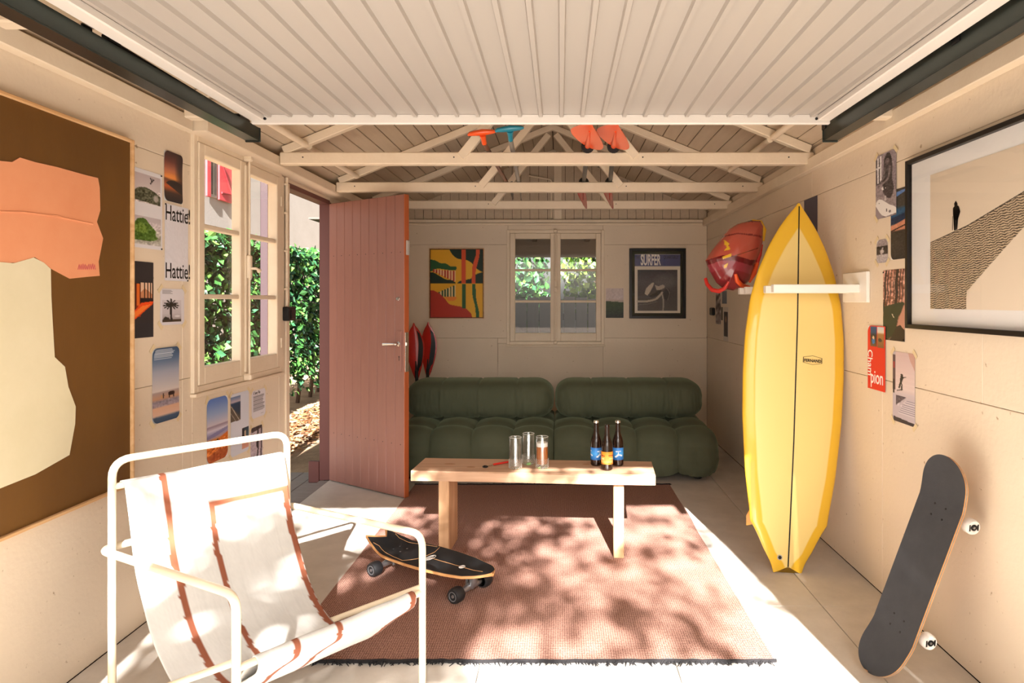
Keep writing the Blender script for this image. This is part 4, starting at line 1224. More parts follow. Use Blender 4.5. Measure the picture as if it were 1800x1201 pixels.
cv.poly(sm([(.27, .695), (.40, .69), (.50, .70), (.48, .735), (.42, .755), (.34, .75)]), (240, 140, 44))
cv.poly(sm([(0, .595), (.08, .605), (.18, .645), (.28, .72), (.36, .795), (.46, .82), (.60, .84), (.70, .88), (.77, .94), (.79, 1.0)]) + [(0, 1)], RD)
cv.rect(.595, 0, .665, .50, OR); cv.rect(.60, .505, .665, .86, G2)
cv.poly(sm([(.86, 0), (.86, .08), (.82, .18), (.79, .28), (.785, .40), (.785, .50)]) + sm([(.85, .50), (.85, .40), (.86, .30), (.90, .18), (.925, .08), (.925, 0)]), OR)
cv.poly(sm([(.79, .505), (.79, .60), (.80, .70), (.84, .82), (.855, .92), (.855, 1.)]) + sm([(.92, 1.), (.915, .90), (.88, .78), (.86, .68), (.855, .58), (.85, .505)]), G2)
t, M, w, h = frame_set('framed_print', 'bold yellow, green and red abstract landscape print in a thin wood frame', 'B', 755, 851, 437, 560, M_framewood, .006, .028, cv)
sheet('print', cv, M @ Matrix.Translation((.008, .008, .0105)), w - .016, h - .016, t)
MB().box(.006, .012, .006, h - .006, .0102, .02, M).box(w - .012, w - .006, .006, h - .006, .0102, .02, M).box(.012, w - .012, .006, .012, .0102, .02, M).box(.012, w - .012, h - .012, h - .006, .0102, .02, M).build('inner_lip', pm('dark_brown_lip', (70, 24, 16), .6), t)

# ---- magazine cover in a black frame
t, M, w, h = frame_set('framed_magazine', 'black framed surf magazine cover on a dark green mount', 'B', 1106, 1205, 437, 560, M_blackframe, .028, .025, None, mount=pm('green_mount', (40, 46, 26), .6))
cv = Canvas(90, 120, (232, 222, 206))
cv.rect(.0, .0, 1, .205, (78, 84, 128)); cv.rect(.0, .0, 1, .012, (222, 214, 204)); cv.rect(0, .196, 1, .206, (110, 106, 130))
cv.grad(.065, .265, .93, .955, [(0, (70, 68, 70)), (.3, (96, 92, 94)), (.55, (84, 80, 78)), (1, (92, 88, 86))])
cv.ell(.66, .46, .28, .16, (122, 116, 118), .8, .9)
cv.poly(sm([(.22, .67), (.26, .58), (.36, .50), (.42, .49), (.40, .55), (.34, .64), (.28, .70)]), (212, 200, 180), .95)
cv.poly(sm([(.44, .52), (.52, .54), (.62, .52), (.66, .56), (.58, .60), (.48, .61)]), (200, 188, 172), .9)
cv.poly(sm([(.30, .71), (.44, .66), (.54, .61), (.60, .63), (.50, .70), (.38, .74)]), (48, 46, 46), .9)
cv.line(sm([(.07, .80), (.25, .80), (.45, .765), (.56, .69), (.60, .65)]), .045, (196, 184, 166), .8)
cv.line(sm([(.07, .86), (.3, .84), (.5, .80)]), .012, (140, 134, 128), .8)
cv.ell(.70, .68, .09, .12, (50, 48, 50), .8, .6); cv.line(sm([(.60, .68), (.63, .80), (.62, .95)]), .03, (180, 170, 156), .7)
cv.line(sm([(.70, .58), (.76, .66), (.72, .78)]), .012, (170, 160, 150), .6); cv.noise(5, 1, (.065, .265, .93, .955))
mx0, mx1, my0, my1 = .055, w - .055, .055, h - .058
sh = sheet('cover', cv, M @ Matrix.Translation((mx0, my0, .009)), mx1 - mx0, my1 - my0, t)
cw_, ch_ = mx1 - mx0, my1 - my0
text('SURFER', 'lettering', M_whiteink, M @ Matrix.Translation((mx0 + cw_ * .13, my0 + ch_ * .818, .0108)), .150, sh, .40, bold=.004)
text('THE', 'lettering', M_ink, M @ Matrix.Translation((mx0 + cw_ * .02, my0 + ch_ * .925, .0108)), .036, sh, .6)
text('QUARTERLY', 'lettering', M_ink, M @ Matrix.Translation((mx0 + cw_ * .63, my0 + ch_ * .925, .0108)), .044, sh, .62)
MB().box(.028, w - .028, .028, h - .028, .018, .0195, M).build('glazing', M_picglass, t)

# ================================================================== PAPERS ON THE WALLS
def paper(name, label, side, p0, p1, yt, yb, cv, pins=(), tapes=(), rnd=0., off=.0006, curl=0., group=None):
    M, w, h = wall_frame(side, p0, p1, yt, yb, off)
    t = thing(name, M @ Vector((w / 2, 0, 0)), label, 'poster', group)
    r_ = rnd if hasattr(rnd, '__len__') else (rnd,) * 4
    s_ = sheet('sheet', cv, M, w, h, t, rnd=[q * w for q in r_], curl=curl)
    for (u, v) in pins: MB().lathe([(.0035, 0), (.0035, .003), (.001, .0045)], 8, M @ Matrix.Translation((u * w, v * h, .0014))).build('pin', M_black, t)
    for (u, v, a) in tapes: MB().box(-.021, .021, -.009, .009, .0015, .0021, M @ Matrix.Translation((u * w, v * h, 0)) @ Matrix.Rotation(R(a), 4, 'Z')).build('tape', M_tape, t)
    return t, M, w, h, s_
T4 = ((.0, 1.0, 45), (1., 1., -45), (1., 0., 45), (0., 0., -45))
T2 = ((.0, 1.0, 60), (1., 1., -60))
def text_lines(cv, x0, x1, y0, y1, n, c, seed=1):
    g = np.random.default_rng(seed)
    for k in range(n):
        y = y0 + (y1 - y0) * k / n
        cv.rect(x0, y, x0 + (x1 - x0) * g.uniform(.82, 1), y + (y1 - y0) / n * .48, c)

# left wall
cv = Canvas(54, 140, (222, 220, 226))
cv.grad(.10, .06, .92, .42, [(0, (188, 174, 178)), (.45, (206, 194, 194)), (1, (200, 190, 190))])
cv.poly(sm([(.10, .28), (.25, .235), (.5, .225), (.75, .26), (.92, .30)]) + [(.92, .42), (.10, .40)], (84, 86, 66)); cv.noise(16, 2, (.1, .24, .92, .42), 4)
cv.ell(.78, .34, .10, .05, (190, 180, 176), .8, .6)
cv.line([(.60, .09), (.64, .13), (.60, .16)], .05, (30, 28, 30)); cv.line([(.64, .13), (.70, .10)], .04, (30, 28, 30)); cv.line([(.66, .09), (.62, .15)], .03, (30, 28, 30))
cv.grad(.10, .59, .94, .95, [(0, (188, 178, 184)), (.4, (200, 190, 192)), (.75, (150, 148, 130)), (1, (200, 196, 192))])
cv.poly(sm([(.10, .68), (.2, .63), (.42, .62), (.56, .68), (.70, .73), (.86, .80), (.80, .87), (.55, .90), (.10, .90)]), (76, 108, 36)); cv.poly(sm([(.10, .72), (.3, .68), (.5, .74), (.45, .80), (.12, .80)]), (112, 142, 54), .8)
cv.ell(.84, .80, .09, .05, (210, 206, 200), .9, .6); cv.noise(12, 2, (.1, .66, .94, .95), 6)
paper('surf_poster', 'white poster with a grey surf photo above a green breaking wave, beside the painting', 'L', 231, 284.5, 300, 437, cv, pins=((.05, .985), (.96, .985), (.05, .015), (.97, .015)))
cv = Canvas(36, 100); cv.grad(0, 0, 1, 1, [(0, (58, 40, 40)), (.2, (110, 62, 56)), (.38, (196, 120, 88)), (.52, (232, 140, 70)), (.56, (120, 72, 52)), (.7, (196, 96, 48)), (.82, (70, 52, 46)), (1, (40, 38, 42))])
cv.poly(sm([(.2, .60), (.5, .55), (.8, .58), (1, .62), (1, .80), (.4, .70), (.1, .64)]), (52, 42, 40)); cv.ell(.45, .5, .5, .08, (246, 160, 80), .5, .9); cv.ell(1, .3, .45, .5, (44, 36, 40), .75, .8)
paper('sunset_poster', 'dark orange sunset photo with rounded corners above the sheet reading Hattie!', 'L', 288, 320, 269, 356, cv, rnd=.16, curl=.004)
cv = Canvas(20, 40, (224, 222, 230)); cv.noise(2, 1)
t, M, w, h, s_ = paper('lettered_poster', 'white sheet with Hattie! printed in black at top and bottom', 'L', 289, 330, 362, 494, cv, pins=((.02, .99), (.97, .92), (.97, .01)))
text('Hattie!', 'lettering', M_ink, M @ Matrix.Translation((w * .005, h * .79, .0016)), .098, s_, .73, bold=.0006)
text('Hattie!', 'lettering', M_ink, M @ Matrix.Translation((w * .005, h * .035, .0016)), .098, s_, .73, bold=.0006)
cv = Canvas(42, 130, (48, 44, 46))
cv.rect(.0, .30, .42, .72, (150, 50, 20)); cv.rect(.04, .25, .14, .66, (200, 96, 40)); cv.rect(.26, .29, .38, .58, (226, 110, 36)); cv.rect(.16, .28, .24, .66, (70, 28, 18)); cv.rect(.40, .28, 1, .54, (38, 30, 30))
cv.rect(.44, .28, .92, .48, (226, 190, 160)); cv.poly([(.44, .48), (.44, .40), (.6, .35), (.92, .42), (.92, .48)], (196, 132, 92))
for x in (.58, .72, .84): cv.rect(x, .28, x + .03, .48, (50, 34, 30))
cv.poly([(.0, .70), (.46, .54), (1, .52), (.95, .56), (.0, .80)], (236, 76, 20)); cv.poly([(.1, .68), (.5, .58), (.88, .56), (.2, .73)], (248, 128, 50)); cv.rect(0, .80, 1, 1, (46, 44, 48))
paper('orange_photo', 'dark photo of a glowing orange wooden interior with a barred window', 'L', 229, 269, 460, 594, cv)
cv = Canvas(44, 70, (220, 216, 222)); text_lines(cv, .1, .5, .05, .16, 4, (130, 126, 130))
cv.grad(.08, .32, .86, .92, [(0, (206, 200, 206)), (.6, (196, 190, 196)), (1, (150, 140, 140))]); cv.rect(.08, .85, .86, .92, (70, 56, 40))
for a in range(0, 360, 30):
    cv.line([(.44, .42), (.44 + .30 * math.cos(R(a)), .42 + .13 * math.sin(R(a)) + .05 * abs(math.cos(R(a))))], .06, (52, 48, 42))
cv.line([(.44, .42), (.43, .65), (.46, .88)], .08, (46, 40, 36)); cv.poly([(.1, .85), (.2, .76), (.36, .80), (.4, .86)], (54, 46, 40)); cv.ell(.7, .76, .14, .03, (230, 228, 232), .8, .6)
paper('palm_photo', 'white sheet with a photo of a dark palm tree, taped by its corners', 'L', 281, 323, 508, 571, cv, tapes=T4)
cv = Canvas(50, 130); cv.grad(0, 0, 1, 1, [(0, (52, 78, 110)), (.15, (88, 112, 144)), (.32, (164, 168, 186)), (.58, (214, 204, 200)), (.60, (170, 152, 150)), (.68, (196, 150, 120)), (.72, (140, 130, 144)), (.78, (168, 150, 160)), (.80, (222, 176, 146)), (.90, (226, 186, 164)), (.93, (70, 92, 118)), (1, (52, 74, 102))])
text_lines(cv, .06, .82, .02, .16, 8, (196, 206, 220), 3)
cv.ell(.70, .635, .13, .03, (52, 30, 26)); cv.ell(.40, .65, .03, .035, (60, 40, 30)); cv.line([(.62, .65), (.62, .68)], .05, (50, 30, 26)); cv.line([(.78, .65), (.78, .68)], .05, (50, 30, 26)); cv.rect(.33, .64, .36, .68, (200, 150, 90)); cv.noise(7, 2, (0, .70, 1, .79))
paper('beach_poster', 'tall blue and pink beach photo with a dark horse, taped under the palm photo', 'L', 267, 314, 611, 740, cv, tapes=T4, rnd=.16, curl=.004)
cv = Canvas(42, 120); cv.grad(0, 0, 1, 1, [(0, (84, 118, 190)), (.25, (150, 168, 206)), (.42, (206, 196, 206)), (.44, (150, 130, 150)), (.50, (214, 206, 220)), (.56, (150, 146, 184)), (.62, (176, 150, 160)), (.66, (222, 132, 40)), (1, (172, 84, 34))])
cv.poly([(0, .58), (.4, .54), (1, .50), (1, .54), (.5, .60), (0, .62)], (120, 116, 160), .7); cv.poly([(0, .74), (.5, .66), (1, .58), (1, 1), (0, 1)], (216, 112, 30)); cv.noise(20, 3, (0, .66, 1, 1), 8); cv.line([(.4, .68), (.5, .66), (.48, .71)], .05, (40, 26, 20)); cv.poly([(0, .88), (.6, .82), (1, .86), (1, 1), (0, 1)], (150, 66, 28), .6)
paper('desert_poster', 'tall photo of orange hills under a blue sky, low on the wall behind the chair', 'L', 363, 400, 699, 810, cv, tapes=T2, rnd=.2)
cv = Canvas(38, 120, (214, 216, 228)); cv.grad(.0, .05, .52, .44, [(0, (90, 120, 160)), (.22, (190, 170, 180)), (.28, (30, 60, 90)), (.6, (40, 60, 80)), (1, (90, 76, 66))])
cv.poly([(0, .16), (.5, .40), (.5, .45), (0, .44)], (96, 84, 72)); cv.line([(.05, .2), (.45, .44)], .05, (190, 180, 166)); cv.line([(.02, .3), (.25, .43)], .04, (170, 160, 148))
cv.grad(.60, .60, .98, .94, [(0, (36, 56, 70)), (.4, (60, 90, 100)), (.5, (190, 130, 110)), (1, (206, 150, 130))]); cv.rect(.60, .60, .72, .78, (30, 28, 32)); cv.poly([(.74, .66), (.8, .64), (.84, .78), (.74, .78)], (206, 176, 150))
paper('twin_photo_sheet', 'white sheet with two small photos taped next to the orange hills photo', 'L', 405, 437, 690, 798, cv, tapes=T4)
cv = Canvas(34, 66, (222, 218, 224)); text_lines(cv, .12, .92, .20, .78, 17, (108, 104, 110), 5); cv.rect(.65, .88, .85, .9, (150, 146, 150))
t, M, w, h, s_ = paper('text_page', 'small white page of dense black text taped under the window', 'L', 442, 466, 685, 733, cv, tapes=T4)
text('A Sunny Vibe', 'lettering', M_ink, M @ Matrix.Translation((w * .1, h * .855, .0016)), .026, s_, .62)
cv = Canvas(30, 80); cv.grad(0, 0, 1, 1, [(0, (190, 176, 184)), (1, (180, 164, 176))])
cv.poly([(0, .0), (1, .0), (.9, .08), (.5, .12), (.1, .14)], (70, 60, 62)); cv.line([(.62, 0), (.58, .3), (.62, .6), (.5, 1)], .12, (36, 30, 32)); cv.line([(.88, 0), (.86, 1)], .10, (46, 38, 40)); cv.ell(.57, .5, .1, .12, (30, 26, 28)); cv.noise(8, 2)
paper('tree_photo', 'pale mauve photo of dark tree trunks below the page of text', 'L', 440, 461, 750, 812, cv, tapes=T2)

# right wall
cv = Canvas(44, 150); cv.grad(0, 0, 1, 1, [(0, (150, 138, 146)), (.4, (142, 130, 138)), (.75, (150, 138, 140)), (1, (128, 116, 122))])
cv.rect(.02, .06, .28, .46, (90, 82, 86)); cv.rect(.10, .04, .15, .44, (226, 222, 224)); cv.rect(.22, .03, .29, .44, (232, 228, 228)); cv.rect(.02, .19, .26, .21, (226, 222, 224))
cv.poly(sm([(.42, .10), (.52, .03), (.68, .03), (.78, .12), (.82, .28), (.80, .42), (.88, .60), (.70, .72), (.40, .62), (.34, .42), (.42, .24)]), (70, 62, 64)); cv.ell(.60, .11, .15, .06, (46, 40, 42)); cv.ell(.58, .15, .11, .05, (112, 100, 102))
cv.line(sm([(.70, .24), (.62, .40), (.36, .46), (.18, .48)]), .10, (128, 116, 118)); cv.line(sm([(.46, .24), (.40, .38), (.22, .44)]), .08, (104, 94, 96)); cv.ell(.40, .54, .10, .03, (226, 220, 220)); cv.ell(.44, .52, .05, .05, (40, 34, 36)); cv.ell(.48, .70, .05, .04, (190, 182, 184)); cv.noise(9, 2, None, 3)
cv.poly(sm([(.02, .74), (.14, .695), (.34, .715), (.62, .80), (.90, .86), (1., .90)]) + [(1, .965), (.5, .985), (.30, .95), (.10, .84), (.0, .78)], (232, 228, 226)); cv.rect(.52, .87, .57, .91, (60, 54, 56)); cv.ell(.70, .92, .06, .02, (120, 112, 114)); cv.ell(.18, .755, .03, .008, (110, 100, 104)); cv.poly([(0, .80), (.12, .86), (.38, .98), (.3, 1), (0, 1)], (150, 138, 144))
paper('surfer_photo', 'black and white photo of a seated surfer over a pale board nose', 'R', 1541, 1577, 268, 382, cv, tapes=((.02, .99, 45), (.98, .99, -45), (.02, .01, -45)), off=.003)
cv = Canvas(44, 140); cv.grad(0, 0, 1, 1, [(0, (70, 66, 62)), (.25, (66, 62, 58)), (.30, (40, 84, 120)), (.48, (26, 54, 84)), (.52, (196, 134, 108)), (.58, (206, 140, 112)), (.60, (54, 50, 48)), (.8, (60, 56, 54)), (1, (46, 44, 46))])
cv.poly([(.2, .05), (1, .02), (.3, .11)], (96, 132, 190)); cv.poly([(0, .36), (1, .25), (1, .40), (0, .50)], (34, 82, 120)); cv.poly([(0, .40), (1, .34), (1, .42), (0, .50)], (22, 46, 78)); cv.poly([(0, .52), (1, .42), (1, .49), (0, .59)], (206, 140, 112)); cv.poly([(0, .58), (1, .49), (1, .51), (0, .60)], (48, 40, 40)); cv.noise(4, 2); cv.rect(.9, .72, 1, .84, (60, 80, 110))
paper('ocean_poster', 'dark photo with blue sea and orange band, tucked beside the large black frame', 'R', 1566.5, 1604, 330, 455, cv, rnd=(0, 0, .1, .16))
cv = Canvas(26, 56); cv.grad(0, 0, 1, 1, [(0, (160, 148, 152)), (.28, (150, 140, 144)), (.3, (56, 50, 50)), (.62, (70, 62, 62)), (.66, (190, 182, 184)), (1, (172, 164, 170))]); cv.ell(.5, .52, .2, .1, (206, 198, 198), .9, .5); cv.line([(.55, .38), (.4, .55), (.5, .68)], .12, (190, 180, 180)); cv.noise(10, 2)
paper('small_wave_photo', 'tiny black and white surf photo with rounded top under the seated surfer', 'R', 1541.5, 1561, 421, 462, cv, rnd=(.3, .3, .2, .2), tapes=T4)
cv = Canvas(40, 130); cv.grad(0, 0, 1, 1, [(0, (192, 140, 122)), (.5, (172, 118, 98)), (1, (90, 70, 56))]); cv.noise(22, 3, None, 12)
for k, (x, wd_) in enumerate(((.08, .10), (.20, .06), (.33, .05), (.48, .05), (.60, .15), (.74, .06), (.86, .05))): cv.line(sm([(x + .10, -.02), (x + .02, .2), (x + .04, .35), (x - .06, .56)]), wd_, (52, 38, 32), .85)
cv.poly(sm([(.02, .52), (.3, .50), (.55, .48), (.95, .46), (.90, .58), (.72, .66), (.62, .80), (.45, .93), (.1, .98), (0, .9)]), (44, 54, 36)); cv.poly([(.95, .50), (1, .5), (1, .84), (.86, .80), (.6, .86), (.74, .68)], (196, 142, 122)); cv.poly([(.62, .80), (.78, .77), (1, .84), (1, 1), (.3, 1), (.45, .92)], (46, 36, 30)); cv.line([(.44, .63), (.50, .67)], .05, (232, 216, 190))
paper('cliff_photo', 'photo of pink rock cliffs over a dark green sea inlet', 'R', 1553, 1591, 474, 599, cv, pins=((.03, .97), (.95, .02)))
cv = Canvas(36, 110, (222, 44, 28)); cv.grad(.16, .02, .52, .33, [(0, (20, 76, 130)), (.3, (30, 70, 110)), (.45, (38, 32, 30)), (1, (120, 84, 56))]); cv.grad(.56, .02, .93, .34, [(0, (196, 206, 214)), (.25, (222, 214, 200)), (.35, (166, 120, 70)), (1, (130, 90, 56))])
cv.ell(.34, .24, .08, .05, (60, 120, 180)); cv.ell(.34, .19, .05, .025, (226, 196, 160)); cv.ell(.70, .22, .10, .03, (70, 56, 44))
t, M, w, h, s_ = paper('red_poster', 'red poster lettered Champion in white with two small colour photos', 'R', 1527, 1558, 573, 686, cv, rnd=(.2, 0, 0, 0), off=.0035)
text('pion', 'lettering', M_whiteink, M @ Matrix.Translation((w * .17, h * .10, .0016)), .090, s_, .78, bold=.0008)
text('Cham', 'lettering', M_whiteink, M @ Matrix.Translation((w * .02, h * .62, .0016)) @ Matrix.Rotation(R(-90), 4, 'Z'), .066, s_, .80, bold=.0008)
cv = Canvas(44, 140); cv.grad(0, 0, 1, 1, [(0, (206, 180, 182)), (.5, (226, 208, 206)), (.62, (196, 186, 196)), (1, (190, 180, 192))])
for k in range(40): cv.rect(.16, k * .016, .97, k * .016 + .004, (212, 192, 190), .6)
cv.poly([(.7, 0), (1, 0), (1, .25), (.78, .10)], (186, 130, 110), .5); cv.rect(.0, .05, .14, .55, (92, 72, 80)); cv.rect(.03, .15, .12, .24, (150, 60, 60)); cv.rect(.02, .40, .08, .60, (30, 26, 28)); cv.rect(0, 0, .14, .05, (190, 180, 190))
cv.poly(sm([(.36, .34), (.44, .32), (.50, .36), (.44, .42), (.46, .52), (.38, .54), (.40, .46), (.32, .52), (.28, .50), (.34, .42)]), (28, 26, 30)); cv.line([(.46, .36), (.60, .345)], .04, (28, 26, 30)); cv.line([(.22, .555), (.46, .525)], .04, (24, 22, 26)); cv.ell(.42, .32, .05, .014, (40, 34, 36))
cv.poly([(.15, .62), (.62, .62), (.15, .77)], (84, 74, 88)); cv.noise(8, 2, (.15, .62, .62, .77))
for k in range(7):
    cv.poly([(.64 - k * .055, .665 + k * .030), (1, .665 + k * .030), (1, .680 + k * .030), (.60 - k * .055, .680 + k * .030)], (150, 142, 160)); cv.poly([(.60 - k * .055, .680 + k * .030), (1, .680 + k * .030), (1, .694 + k * .030), (.60 - k * .055, .694 + k * .030)], (214, 206, 214))
cv.poly([(.05, .93), (1, .955), (1, 1), (.05, 1)], (50, 44, 56))
paper('skate_photo', 'photo of a skateboarder jumping pale stairs, taped under the large black frame', 'R', 1570, 1609, 620, 745, cv, tapes=T4)
cv = Canvas(16, 40); cv.grad(0, 0, 1, 1, [(0, (84, 80, 96)), (1, (70, 66, 82))])
paper('slate_poster', 'plain slate blue poster showing behind the tip of the yellow surfboard', 'R', 1414, 1437.5, 348, 460, cv)
cv = Canvas(16, 60); cv.grad(0, 0, 1, 1, [(0, (150, 136, 130)), (.5, (90, 80, 80)), (.62, (170, 158, 152)), (1, (120, 106, 104))]); cv.noise(34, 4, None, 21)
paper('corner_photo', 'small grey photo strip below the red hull near the socket', 'R', 1258.5, 1267.5, 514, 570, cv)
cv = Canvas(16, 30); cv.grad(0, 0, 1, 1, [(0, (120, 130, 140)), (1, (92, 102, 112))]); paper('blue_photo', 'small blue grey photo below the red hull', 'R', 1269.5, 1278, 512, 534, cv)
cv = Canvas(10, 30); cv.grad(0, 0, 1, 1, [(0, (96, 92, 78)), (1, (70, 64, 54))]); paper('olive_photo', 'narrow dark olive photo below the small blue grey photo', 'R', 1267.8, 1271, 540, 563, cv)
cv = Canvas(16, 70, (206, 194, 180)); cv.rect(.14, .14, .86, .86, (34, 30, 34)); cv.ell(.5, .36, .22, .12, (150, 120, 96), .9, .7)
paper('portrait_strip', 'pale bordered strip with a dark photo near the back corner', 'R', 1272, 1280.5, 540, 600, cv)
# back wall
cv = Canvas(34, 60); cv.grad(0, 0, 1, 1, [(0, (206, 190, 186)), (.35, (206, 192, 190)), (.42, (196, 176, 170)), (.44, (60, 72, 36)), (.6, (50, 66, 30)), (1, (28, 32, 22))]); cv.poly([(0, .41), (1, .44), (1, .47), (0, .43)], (190, 176, 168)); cv.noise(4, 2)
paper('green_wave_photo', 'small photo of a dark green sea under a pale sky, pinned by the framed magazine', 'B', 1065, 1096, 507, 559, cv, pins=((.95, .97), (.95, .03)))

# ================================================================== ON THE BENCH
def bz(px, py):      # point on the bench top seen at a photo pixel
    y = (EYE - BTOP) * F / (py - CY); return Vector(((px - CX) * y / F, y, BTOP))
GH, GR = .168, .0335
def tumbler(c, label, fill):
    t = thing('tumbler', c, label, 'glass', 'tall glasses on the bench')
    M = Matrix.Translation(c + Vector((0, 0, .0006)))
    MB().lathe([(0, 0), (GR * .84, 0), (GR * .97, .01), (GR, .022), (GR, GH), (GR - .0022, GH), (GR - .0024, .026), (GR * .8, .018), (0, .016)], 32, M).build('glass_body', M_tumbler, t, smooth=50)
    MB().tube([M @ Vector(((GR - .001) * math.cos(a), (GR - .001) * math.sin(a), GH)) for a in np.linspace(0, 2 * math.pi, 32, endpoint=False)], .0014, 6, closed=True).build('rim', pm('rim_glass', (225, 222, 214), .15, trans=.4) if 'rim_glass' not in MATS else MATS['rim_glass'], t, smooth=60)
    mb = MB(); ico = [(0, 0, 1), (1, 0, 0), (0, 1, 0), (-1, 0, 0), (0, -1, 0), (0, 0, -1)]; icf = [(0, 1, 2), (0, 2, 3), (0, 3, 4), (0, 4, 1), (5, 2, 1), (5, 3, 2), (5, 4, 3), (5, 1, 4)]
    for k in range(7):
        for q in range(18):
            a = 2 * math.pi * (q + .5 * (k % 2)) / 18; z = .008 + k * .0068
            r_ = GR + .0002
            mb.add([Vector((r_ * math.cos(a), r_ * math.sin(a), z)) + Vector(p) * .0026 for p in ico], icf, M)
    tag(mb.build('bubble_relief', MATS['rim_glass'], t, smooth=True), kind='stuff')
    if fill:
        MB().lathe([(0, .018), (GR - .0042, .024), (GR - .0032, .03), (GR - .0032, .116), (0, .116)], 28, M).build('beer', M_beer, t, smooth=40)
        MB().lathe([(0, .1165), (GR - .0032, .1165), (GR - .0032, .137), (GR * .7, .140), (0, .138)], 28, M).build('foam', M_foam, t, smooth=40)
    return t
tumbler(bz(906, 824), 'empty tall bubbled glass at the red bottle opener end', False)
tumbler(bz(929, 816), 'empty tall bubbled glass standing behind the other two glasses', False)
tumbler(bz(953, 823), 'tall glass of amber beer with a white foam head', True)
def bottle(c, label, kind, rz):
    t = thing('beer_bottle', c, label, 'bottle', 'beer bottles on the bench')
    M = Matrix.Translation(c + Vector((0, 0, .0006))) @ Matrix.Rotation(rz, 4, 'Z'); r = .0305
    prof = [(0, .003), (r * .8, 0), (r, .006), (r, .125), (r * .97, .135), (r * .8, .152), (r * .52, .175), (.0145, .19), (.0128, .225), (.0138, .226), (.0138, .232), (.0125, .234), (.0125, .240), (0, .240)]
    MB().lathe(prof, 28, M).build('glass_body', M_bottle, t, smooth=45)
    cv = Canvas(72, 26)
    rg = np.random.default_rng(int(rz * 100) + 5)
    if kind == 'blue':
        cv.grad(0, 0, 1, 1, [(0, (40, 110, 190)), (.5, (60, 150, 220)), (1, (24, 92, 170))])
        for k in range(3):
            x = k / 3 + .12; cv.line([(x - .08, .72), (x, .55), (x + .09, .62)], .05, (236, 240, 244)); cv.line([(x - .07, .30), (x + .06, .28)], .025, (220, 232, 244)); cv.line([(x, .36), (x - .005, .52)], .02, (230, 238, 246))
    else:
        cv.grad(0, 0, 1, 1, [(0, (240, 140, 30)), (.4, (248, 176, 70)), (.8, (246, 190, 110)), (1, (230, 120, 20))])
        for k in range(3):
            x = k / 3 + .12; cv.line([(x - .1, .30), (x + .1, .34)], .035, (176, 50, 30)); cv.line([(x - .08, .55), (x + .08, .56)], .03, (250, 226, 170)); cv.line([(x - .12, .85), (x + .04, .92)], .02, (60, 34, 20))
    rows = [[M @ Vector(((r + .0006) * math.cos(2 * math.pi * j / 71), (r + .0006) * math.sin(2 * math.pi * j / 71), .100 - .066 * i / 25)) for j in range(72)] for i in range(26)]
    MB().grid(rows, flip=True).build('label', M_print, t, smooth=True, cols=cv.lin())
    if kind == 'blue': MB().lathe([(.0155, .232), (.0158, .236), (.0145, .243), (.012, .2445), (0, .2445)], 20, M).build('cap', M_chrome, t, smooth=40)
    return t
bottle(bz(1048, 818), 'brown beer bottle with blue label and silver cap, on the side toward the glasses', 'blue', .4)
bottle(bz(1086, 818), 'blue labelled brown beer bottle with silver cap, on the side away from the glasses', 'blue', 1.9)
bottle(bz(1067, 826), 'brown beer bottle with orange label and open neck in front of two blue ones', 'orange', 2.8)
op = thing('bottle_opener', bz(870, 818), 'small bottle opener with a red handle lying by the glasses', 'opener')
a, b = bz(867, 819) + Vector((0, 0, .007)), bz(893, 814.5) + Vector((0, 0, .007))
MB().tube([a, a.lerp(b, .1), a.lerp(b, .5), b], [.005, .0062, .0062, .0055], 8).build('handle', M_red, op, smooth=50)
c = bz(853, 822) + Vector((0, 0, .004))
MB().tube([c, a - Vector((0, 0, .002))], [.003, .003], 6).build('shank', M_chrome, op, smooth=50)
MB().tube([c + Vector((.012 * math.cos(q), .012 * math.sin(q), .001)) for q in np.linspace(0, 2 * math.pi, 14, endpoint=False)], .0042, 6, closed=True).build('head', M_dark, op, smooth=50)

